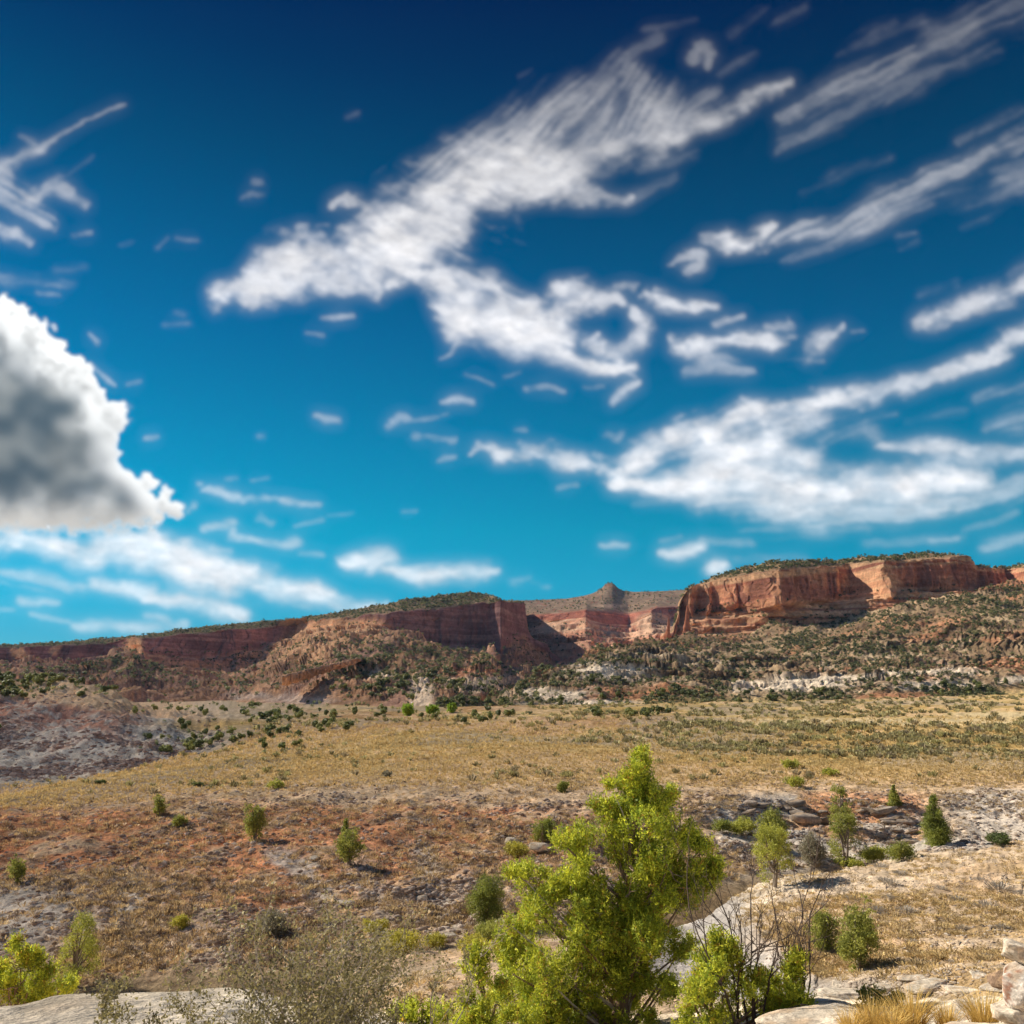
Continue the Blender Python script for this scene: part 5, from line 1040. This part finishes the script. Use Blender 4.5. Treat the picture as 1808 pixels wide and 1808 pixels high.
SL = [
 ([(385, 522, 18), (430, 505, 30), (500, 470, 38), (560, 440, 24)], .85, -28, 'p'), ([(440, 520, 18), (540, 490, 26), (620, 500, 24), (665, 508, 20)], .75, -20, 'p'), ([(500, 500, 20), (600, 450, 18)], .5, -28, 'p'),
 ([(645, 440, 42), (700, 420, 62), (780, 370, 66), (860, 320, 62), (930, 280, 52)], .97, -22, 's', .7), ([(660, 470, 34), (740, 430, 40), (800, 390, 36)], .8, -24, 's', .6), ([(760, 310, 20), (850, 265, 30), (930, 225, 30), (1010, 180, 26)], .6, 38, 's', .7),
 ([(900, 320, 46), (990, 330, 24), (1060, 342, 13), (1110, 346, 9)], .75, 12, 's', .6), ([(960, 270, 46), (1000, 240, 40), (1050, 200, 34), (1085, 160, 20)], .62, 50, 's', .8), ([(950, 320, 30), (1050, 285, 30), (1130, 255, 30), (1220, 220, 24), (1310, 180, 18), (1390, 146, 9)], .78, 27, 's'),
 ([(1100, 220, 34), (1150, 190, 36), (1120, 130, 16)], .6, 60, 's', .6), ([(1150, 200, 24), (1240, 165, 14), (1260, 160, 10)], .45, 35, 's', .6), ([(1220, 105, 9), (1238, 78, 12), (1252, 92, 10), (1246, 118, 6)], .5, 60, 'p', .7), ([(1140, 52, 5), (1190, 48, 5), (1230, 38, 4)], .3, 12, 's'),
 ([(1270, 130, 5), (1330, 95, 6)], .3, 35, 's'), ([(1290, 60, 6), (1345, 15, 6)], .18, 40, 's'), ([(1370, 40, 8), (1420, 22, 8)], .25, 30, 's'), ([(1120, 90, 12), (1160, 70, 9)], .3, 35, 's'), ([(1050, 150, 12), (1100, 100, 10)], .35, 50, 's'),
 ([(580, 360, 7), (620, 358, 10), (650, 375, 16), (700, 385, 22)], .75, 18, 'p', .8), ([(533, 402, 9)], .9, 30, 'f'), ([(500, 470, 14), (530, 430, 20), (570, 430, 10)], .6, 35, 'p'), ([(560, 400, 4), (580, 396, 4)], .5, 0, 'p'), ([(660, 490, 14), (670, 520, 9)], .85, 0, 'p'),
 ([(690, 505, 10), (740, 492, 14), (780, 505, 20), (820, 520, 26)], .8, -15, 'p'), ([(800, 560, 30), (850, 570, 40), (900, 585, 38), (960, 610, 26), (1010, 632, 18), (1060, 650, 12), (1115, 656, 8)], .98, -22, 'f'), ([(770, 545, 14), (800, 580, 22), (815, 598, 14)], .9, -20, 's', .7), ([(775, 632, 4), (792, 622, 5), (805, 606, 8)], .8, 20, 'f', .5),
 ([(770, 478, 7), (820, 492, 10), (880, 506, 10)], .8, -25, 's', .6), ([(850, 485, 12), (880, 490, 10)], .3, -25, 'p'), ([(880, 545, 30), (940, 570, 34), (1000, 585, 24)], .8, -25, 's', .7), ([(940, 540, 18), (960, 565, 22), (985, 560, 18)], .7, 60, 'p', .8),
 ([(985, 505, 14), (1030, 510, 20), (1060, 525, 18), (1090, 530, 8)], .75, 0, 'p'), ([(1000, 555, 20), (1030, 535, 20)], .7, 20, 'p'), ([(1085, 508, 7), (1118, 507, 8)], .7, 0, 'p', .6), ([(1108, 545, 10), (1130, 575, 16), (1122, 600, 16), (1090, 620, 20), (1050, 602, 10), (1060, 590, 6)], .72, 60, 'p'), ([(1085, 630, 15), (1100, 645, 8)], .8, 0, 'p'),
 ([(1090, 650, 5), (1120, 668, 4)], .5, 0, 'p'), ([(1140, 518, 9), (1170, 535, 14), (1210, 545, 11), (1262, 540, 6)], .8, -8, 'p', .8), ([(1180, 515, 6), (1160, 512, 6)], .6, 0, 'p'), ([(1262, 572, 8), (1285, 566, 7), (1308, 557, 5)], .85, 15, 'f'),
 ([(1185, 598, 6), (1205, 612, 14), (1240, 618, 18), (1280, 605, 12), (1330, 600, 16), (1375, 608, 13), (1400, 598, 10)], .78, -4, 'p'), ([(1235, 640, 10), (1280, 648, 12), (1335, 656, 4)], .5, -4, 's', .6), ([(1210, 655, 10), (1260, 655, 8)], .4, 0, 'f'), ([(1350, 577, 5), (1400, 576, 9), (1395, 560, 4)], .7, 0, 'p'),
 ([(1430, 620, 16), (1450, 595, 18), (1475, 580, 8), (1485, 570, 5)], .72, 40, 'p'), ([(1370, 637, 2.5), (1455, 636, 2.5)], .45, 0, 's'), ([(1505, 584, 4), (1525, 583, 4)], .4, 0, 'f'),
 ([(1385, 208, 7), (1440, 182, 15), (1520, 140, 20), (1580, 118, 17), (1610, 95, 10)], .52, 28, 's'), ([(1600, 105, 10), (1680, 75, 15), (1720, 55, 12)], .42, 28, 's'), ([(1480, 98, 4), (1530, 68, 8), (1580, 40, 5)], .28, 32, 's'), ([(1540, 80, 7), (1630, 35, 8)], .2, 28, 's'), ([(1370, 265, 5), (1460, 215, 10), (1560, 165, 12), (1650, 130, 9), (1760, 90, 9)], .30, 27, 's'), ([(1570, 180, 8), (1620, 155, 12)], .25, 35, 's'),
 ([(1640, 60, 14), (1740, 25, 16), (1850, -10, 18)], .28, 28, 's'), ([(1700, 75, 8), (1820, 35, 12)], .24, 22, 's'), ([(1380, 240, 10), (1480, 228, 8)], .18, 20, 's'),
 ([(1253, 420, 10), (1280, 428, 16), (1310, 432, 15), (1345, 424, 16), (1365, 400, 7)], .88, 10, 'p', .8), ([(1190, 462, 5), (1215, 450, 8), (1238, 447, 8), (1240, 465, 8), (1222, 480, 9)], .85, 20, 'p', .7), ([(1180, 466, 3), (1192, 468, 3)], .5, 0, 'p'),
 ([(1375, 426, 7), (1420, 408, 12), (1500, 395, 16), (1570, 355, 17), (1660, 310, 13), (1740, 275, 12), (1840, 225, 16)], .62, 27, 's'), ([(1480, 412, 8), (1560, 390, 10), (1640, 355, 9)], .42, 25, 's'), ([(1630, 300, 5), (1670, 284, 6)], .5, 27, 's'), ([(1690, 250, 4), (1740, 225, 5), (1800, 190, 6)], .3, 30, 's'), ([(1770, 318, 14), (1840, 295, 16)], .42, 20, 's'),
 ([(1530, 370, 8), (1700, 345, 12), (1820, 330, 12)], .25, 20, 's'), ([(1410, 345, 4), (1480, 310, 7), (1570, 280, 6)], .24, 27, 's'), ([(1385, 462, 4), (1425, 450, 6), (1465, 435, 5)], .35, 25, 's'), ([(1700, 402, 4), (1760, 372, 5)], .26, 27, 's'), ([(1580, 415, 3), (1620, 411, 3)], .35, 8, 's'), ([(1590, 440, 4), (1620, 425, 4)], .2, 30, 's'), ([(1130, 300, 5), (1180, 285, 8), (1230, 270, 6)], .25, 20, 's'), ([(1110, 355, 8), (1180, 325, 9), (1190, 310, 6)], .28, 25, 's'),
 ([(1608, 568, 10), (1650, 560, 18), (1700, 545, 20), (1750, 525, 20), (1850, 485, 22)], .72, 22, 's', .7), ([(1780, 480, 6), (1850, 455, 8)], .3, 25, 's'), ([(1620, 520, 5), (1690, 500, 5)], .22, 15, 's'),
 ([(1085, 850, 10), (1130, 815, 22), (1190, 785, 26), (1250, 760, 28), (1330, 742, 28), (1400, 722, 20), (1470, 700, 16)], .9, 22, 's', .8), ([(1440, 705, 15), (1540, 694, 15), (1640, 668, 14), (1720, 640, 12), (1780, 605, 14), (1850, 570, 16)], .74, 20, 's', .7), ([(1310, 705, 8), (1340, 725, 10)], .6, 30, 'p'), ([(1450, 690, 8), (1500, 682, 7)], .5, 10, 'p'),
 ([(1090, 852, 10), (1150, 862, 18), (1230, 855, 34), (1320, 850, 44), (1420, 862, 46), (1540, 862, 38), (1650, 852, 28), (1735, 840, 20)], .96, -3, 'f', 1.2), ([(1230, 815, 22), (1290, 805, 30), (1370, 795, 28), (1420, 810, 26)], .92, 22, 'f'), ([(1240, 885, 10), (1330, 900, 18), (1440, 903, 22), (1560, 900, 18), (1680, 880, 14)], .62, 4, 's'), ([(1370, 762, 12), (1430, 750, 13), (1460, 742, 8)], .62, 15, 's', .6),
 ([(1450, 780, 8), (1530, 755, 10), (1550, 770, 8)], .42, 25, 's'), ([(1480, 745, 6), (1580, 728, 4)], .25, 20, 's'), ([(1565, 790, 10), (1640, 788, 16), (1720, 800, 14), (1790, 800, 14), (1860, 790, 18)], .68, -4, 'f'), ([(1640, 905, 6), (1720, 880, 12), (1850, 845, 18)], .48, 14, 's'), ([(1740, 755, 8), (1850, 725, 16)], .32, 18, 's'), ([(1720, 705, 6), (1850, 670, 12)], .3, 20, 's'), ([(1600, 740, 4), (1700, 722, 5)], .15, 12, 's'),
 ([(828, 800, 4), (845, 785, 8), (890, 802, 13), (930, 790, 15), (970, 800, 18), (1010, 805, 18), (1050, 820, 12), (1090, 828, 9)], .82, -5, 'p'), ([(1070, 765, 7), (1095, 775, 8)], .55, -25, 'p', .7), ([(985, 862, 5), (1020, 855, 5)], .5, 15, 'f'), ([(1050, 800, 6), (1120, 820, 12)], .5, 0, 'p'),
 ([(1080, 712, 8), (1098, 695, 11), (1125, 680, 6)], .85, 40, 'f', .5), ([(930, 686, 5), (960, 683, 6), (995, 692, 4)], .5, -10, 'p'), ([(1030, 683, 4), (1065, 682, 4)], .4, 0, 'p'), ([(820, 661, 2.5), (870, 680, 3)], .5, -25, 'f'), ([(890, 665, 3), (920, 656, 3)], .4, 12, 'f'), ([(568, 559, 4), (590, 560, 6), (625, 558, 4)], .8, 0, 'f'), ([(540, 587, 3), (570, 593, 4)], .5, -12, 'f'),
 ([(558, 731, 5), (580, 738, 7), (602, 740, 5)], .88, -8, 'f', .5), ([(778, 707, 4), (800, 704, 7), (832, 712, 5)], .9, -5, 'f', .5), ([(685, 752, 5), (702, 738, 8), (730, 742, 4), (760, 735, 5), (788, 728, 5)], .6, 15, 'p', .6), ([(728, 770, 5), (755, 770, 6), (800, 778, 5)], .5, -5, 'p', .6), ([(770, 814, 3), (785, 808, 5), (802, 806, 4)], .6, 15, 'f'), ([(910, 758, 4), (930, 758, 5)], .6, 0, 'f'),
 ([(1062, 965, 5), (1085, 965, 7), (1112, 965, 5)], .92, 0, 'f', .4), ([(1168, 975, 7), (1200, 975, 12), (1235, 966, 9)], .88, 8, 'f'), ([(1262, 1004, 17)], .97, 0, 'f', .4), ([(1165, 955, 4), (1200, 945, 4)], .35, 20, 'f'), ([(1240, 955, 5), (1325, 963, 6)], .42, -6, 's'), ([(1300, 990, 6), (1420, 985, 5)], .3, 4, 's'), ([(1120, 890, 4), (1170, 886, 4)], .2, 0, 's'), ([(1410, 930, 6), (1425, 920, 4)], .3, 20, 's'),
 ([(600, 990, 8), (640, 985, 16), (690, 985, 16), (660, 1000, 12)], .94, 4, 'f'), ([(680, 1010, 8), (740, 1018, 16), (790, 1018, 15), (840, 1012, 12), (880, 1005, 7)], .85, 6, 'f'), ([(810, 1000, 6), (865, 990, 4)], .5, 18, 's'), ([(905, 1030, 7), (930, 1020, 5), (965, 1036, 4)], .4, 10, 's'), ([(740, 1030, 12), (700, 1005, 10)], .6, 0, 'f'), ([(710, 902, 2.5), (735, 901, 2.5)], .5, 0, 'f'), ([(1530, 965, 6), (1700, 950, 7)], .3, 4, 's'), ([(1640, 955, 4), (1690, 952, 5)], .6, 0, 'f'), ([(1740, 965, 8), (1830, 948, 10)], .5, 12, 's'), ([(1700, 935, 4), (1790, 905, 6)], .35, 15, 's'),
 ([(-60, 945, 22), (60, 960, 26), (160, 975, 28), (240, 985, 30), (330, 1005, 32), (400, 1030, 26)], .93, -14, 'f', 1.2), ([(180, 950, 16), (260, 955, 22), (340, 980, 26), (400, 1005, 22), (470, 1030, 28), (540, 1050, 24), (610, 1065, 16), (680, 1072, 9)], .92, -18, 'f'), ([(-60, 1005, 8), (30, 1018, 10), (100, 1032, 10), (150, 1040, 8)], .62, -14, 's'),
 ([(165, 1030, 10), (220, 1035, 12), (270, 1045, 12)], .85, -12, 'f'), ([(260, 1055, 8), (320, 1060, 12), (380, 1075, 16), (430, 1088, 12)], .85, -16, 'f'), ([(38, 1062, 7), (70, 1066, 9), (105, 1068, 6)], .9, -4, 'f', .6), ([(55, 1088, 5), (90, 1093, 6), (120, 1095, 4)], .85, -8, 'f', .6), ([(-60, 1078, 4), (25, 1076, 4)], .5, 0, 'f'), ([(130, 1100, 8), (190, 1108, 12), (260, 1112, 10), (330, 1102, 8)], .62, -4, 'f'), ([(260, 1088, 8), (300, 1096, 9)], .7, -10, 'f'), ([(420, 1020, 10), (455, 1003, 7)], .7, 30, 'f'),
 ([(360, 868, 5), (395, 868, 10), (430, 878, 10), (470, 880, 6), (520, 888, 5), (565, 892, 6)], .62, -8, 'p'), ([(400, 845, 4), (420, 843, 4)], .4, 0, 'f'), ([(445, 848, 3), (475, 846, 3)], .4, 0, 'f'), ([(364, 936, 7), (395, 930, 8), (410, 922, 8), (405, 945, 7), (450, 955, 6), (500, 962, 9), (525, 960, 8)], .94, -8, 'f', .5), ([(460, 915, 8), (485, 925, 6)], .5, -10, 'p'), ([(375, 968, 5), (405, 971, 5)], .5, 0, 'f'), ([(530, 977, 4), (570, 982, 4)], .45, -5, 'f'), ([(580, 912, 2.5), (625, 906, 2.5)], .35, 5, 'f'), ([(520, 930, 3), (570, 918, 4)], .4, 10, 'f'),
 ([(255, 774, 4), (268, 773, 6), (278, 772, 4)], .8, 0, 'f'), ([(460, 768, 6)], .55, 0, 'f'), ([(354, 855, 5)], .6, 0, 'f'),
 ([(-60, 330, 16), (0, 292, 12), (40, 275, 9), (75, 266, 8), (105, 240, 4.5), (150, 210, 3), (190, 200, 3.5), (220, 187, 3)], .66, 28, 'f', .6), ([(35, 238, 4), (55, 252, 8), (70, 262, 6)], .5, -40, 'f', .6), ([(-60, 310, 18), (0, 310, 10), (5, 350, 14), (40, 365, 16), (80, 395, 9)], .68, -32, 's', .6), ([(60, 350, 14), (100, 325, 14), (120, 350, 14), (150, 365, 8)], .5, -20, 'p'), ([(-60, 400, 20), (0, 410, 14), (45, 432, 8)], .62, -25, 'p'), ([(95, 410, 4), (100, 400, 4)], .4, 0, 'p'), ([(125, 415, 4), (160, 412, 5)], .55, 5, 'p'),
 ([(-60, 490, 8), (20, 495, 9), (70, 500, 9), (130, 502, 5)], .5, -3, 's', .7), ([(65, 518, 3.5), (105, 522, 4)], .5, -4, 'f'), ([(100, 478, 5), (150, 470, 5)], .15, 5, 's'), ([(120, 310, 3), (165, 275, 3)], .22, 40, 'f'), ([(428, 352, 4), (445, 345, 6), (465, 345, 4)], .42, 15, 'p', .6), ([(453, 324, 7)], .45, 0, 'f'), ([(275, 438, 3), (295, 420, 3)], .3, 40, 'f'), ([(310, 420, 4), (345, 424, 4)], .35, 0, 'f'), ([(215, 432, 3), (235, 425, 3)], .2, 15, 'f'), ([(615, 208, 4), (632, 200, 4)], .22, 30, 'f'), ([(920, 133, 4), (940, 122, 4)], .18, 30, 'f'),
 ([(160, 590, 3), (172, 604, 7)], .8, -50, 'f', .5), ([(290, 575, 3), (330, 570, 3)], .25, 8, 's'), ([(310, 552, 3), (325, 556, 3)], .25, -8, 's'), ([(160, 640, 4), (195, 672, 5), (205, 680, 3)], .8, -50, 'f', .5), ([(228, 680, 4), (250, 672, 3)], .4, 20, 'f'), ([(232, 718, 4)], .5, 0, 'f'), ([(345, 895, 6), (330, 905, 8)], .9, 10, 'p'), ([(270, 300, 60), (500, 260, 70)], .0, 0, 'f'),
]
for s_ in SL: S(*s_)
# the heaped cumulus at the left: union of billows, its grey shade is painted into the colour
puffs = [(-80, 760, 250), (-40, 640, 130), (0, 580, 46), (30, 572, 26), (50, 570, 12), (60, 620, 44), (-60, 850, 130), (60, 700, 90), (100, 780, 110), (100, 640, 24), (126, 652, 28), (98, 612, 9), (153, 650, 12), (150, 680, 30), (175, 705, 20), (188, 735, 26), (205, 735, 28), (180, 770, 34), (196, 772, 14), (150, 800, 60), (198, 800, 14), (180, 840, 44), (215, 852, 26), (150, 880, 70), (262, 858, 20), (240, 890, 44), (284, 888, 22), (205, 905, 50), (300, 872, 12), (310, 900, 16), (258, 915, 26), (120, 860, 90), (40, 860, 90), (218, 945, 26), (260, 938, 14)]
def blur(A, r):
    for ax in (0, 1):
        for _ in range(2):
            c = np.cumsum(np.pad(A, [(r + 1, r) if a == ax else (0, 0) for a in (0, 1)], mode='edge'), axis=ax); k = 2 * r + 1
            A = (np.take(c, range(k, c.shape[ax]), ax) - np.take(c, range(0, c.shape[ax] - k), ax)) / k
    return A
D = D * (1 - .16 * ss(0, .6, fbm(GX / 60, GY / 26, o=4, seed=231)) - .10 * ss(0, .5, w2x)); D = .62 * blur(D, 1) + .38 * blur(D, 6)
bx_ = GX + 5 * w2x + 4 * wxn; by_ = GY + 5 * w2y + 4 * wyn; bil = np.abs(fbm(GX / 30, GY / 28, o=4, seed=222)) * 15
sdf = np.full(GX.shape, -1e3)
shd = np.zeros_like(GX)  # painted light on each billow, as if from the upper right
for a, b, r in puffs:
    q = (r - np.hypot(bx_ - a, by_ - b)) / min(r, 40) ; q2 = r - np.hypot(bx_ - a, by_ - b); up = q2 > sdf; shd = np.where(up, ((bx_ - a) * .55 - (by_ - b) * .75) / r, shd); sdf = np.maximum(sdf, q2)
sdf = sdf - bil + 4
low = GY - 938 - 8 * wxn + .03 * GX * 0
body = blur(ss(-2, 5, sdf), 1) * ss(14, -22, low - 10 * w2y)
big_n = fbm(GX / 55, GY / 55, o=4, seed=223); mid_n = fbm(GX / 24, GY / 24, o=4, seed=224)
# distance from the open-sky edge (right and top): thick weights the painted shade inside
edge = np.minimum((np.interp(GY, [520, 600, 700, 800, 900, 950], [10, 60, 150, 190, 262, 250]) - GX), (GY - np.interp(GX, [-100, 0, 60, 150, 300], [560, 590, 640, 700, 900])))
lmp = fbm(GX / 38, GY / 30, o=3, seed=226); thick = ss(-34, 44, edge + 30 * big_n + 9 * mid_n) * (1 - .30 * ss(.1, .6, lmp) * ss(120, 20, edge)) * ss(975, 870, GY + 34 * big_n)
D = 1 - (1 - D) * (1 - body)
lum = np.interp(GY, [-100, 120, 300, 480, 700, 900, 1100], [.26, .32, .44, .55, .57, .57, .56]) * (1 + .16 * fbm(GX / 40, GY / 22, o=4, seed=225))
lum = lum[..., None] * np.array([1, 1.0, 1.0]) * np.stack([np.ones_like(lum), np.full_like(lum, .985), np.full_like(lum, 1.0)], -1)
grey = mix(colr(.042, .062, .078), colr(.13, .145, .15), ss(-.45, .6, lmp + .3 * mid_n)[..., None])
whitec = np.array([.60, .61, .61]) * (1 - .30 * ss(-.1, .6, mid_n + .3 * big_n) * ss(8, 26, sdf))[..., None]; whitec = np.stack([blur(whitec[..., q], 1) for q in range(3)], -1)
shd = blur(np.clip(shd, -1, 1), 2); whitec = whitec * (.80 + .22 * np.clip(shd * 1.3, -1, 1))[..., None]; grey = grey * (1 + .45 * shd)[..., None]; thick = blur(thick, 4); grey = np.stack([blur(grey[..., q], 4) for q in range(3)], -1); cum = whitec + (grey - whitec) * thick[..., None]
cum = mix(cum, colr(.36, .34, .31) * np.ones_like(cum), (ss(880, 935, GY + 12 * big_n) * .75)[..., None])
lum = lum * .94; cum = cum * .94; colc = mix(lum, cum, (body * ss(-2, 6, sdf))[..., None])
fade = ss(-170, -110, GX) * ss(1980, 1920, GX) * ss(-170, -110, GY)
D = np.clip(D, 0, 1) * fade
zc_ = 60000.0
kx = (GX - CX) / F; ky = (CX - GY) / F
Vv = np.stack([kx, CP - ky * SP, SP + ky * CP], -1); Vv /= np.linalg.norm(Vv, axis=-1, keepdims=True); Vv = Vv * zc_; Vv[..., 2] += EYE
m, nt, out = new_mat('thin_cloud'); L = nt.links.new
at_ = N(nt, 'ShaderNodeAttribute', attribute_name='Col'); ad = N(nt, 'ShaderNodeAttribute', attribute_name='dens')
em = N(nt, 'ShaderNodeEmission'); tr = N(nt, 'ShaderNodeBsdfTransparent'); mxs = N(nt, 'ShaderNodeMixShader')  # clouds glow with the light and shade painted in their colour
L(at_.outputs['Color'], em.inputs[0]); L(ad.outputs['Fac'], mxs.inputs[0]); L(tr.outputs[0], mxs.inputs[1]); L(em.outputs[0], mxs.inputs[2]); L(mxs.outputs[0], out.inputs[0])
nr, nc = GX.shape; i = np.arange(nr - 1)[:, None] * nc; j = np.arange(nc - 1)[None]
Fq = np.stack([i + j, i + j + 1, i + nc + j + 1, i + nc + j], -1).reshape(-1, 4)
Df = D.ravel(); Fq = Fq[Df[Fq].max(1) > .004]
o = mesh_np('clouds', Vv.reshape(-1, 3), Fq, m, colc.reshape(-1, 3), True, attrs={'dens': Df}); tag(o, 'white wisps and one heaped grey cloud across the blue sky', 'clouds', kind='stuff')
o.visible_shadow = True
# ---- air between the viewpoint and the mesas
m, nt, out = new_mat('air'); pv = N(nt, 'ShaderNodeVolumePrincipled', Density=HAZE); pv.inputs['Color'].default_value = (.30, .58, 1, 1); pv.inputs['Anisotropy'].default_value = .0
nt.links.new(pv.outputs[0], out.inputs['Volume'])
if HAZE > 0:
    x0, x1, y0, y1, z0, z1 = -9000, 9000, -400, 16000, -60, 345
    V = [(x, y, z) for z in (z0, z1) for y in (y0, y1) for x in (x0, x1)]
    o = mesh_np('haze', V, [[0, 2, 3, 1], [4, 5, 7, 6], [0, 1, 5, 4], [2, 6, 7, 3], [0, 4, 6, 2], [1, 3, 7, 5]], m); tag(o, 'thin bluish air over the valley', 'haze', kind='stuff')

print('script', time.time() - T0)
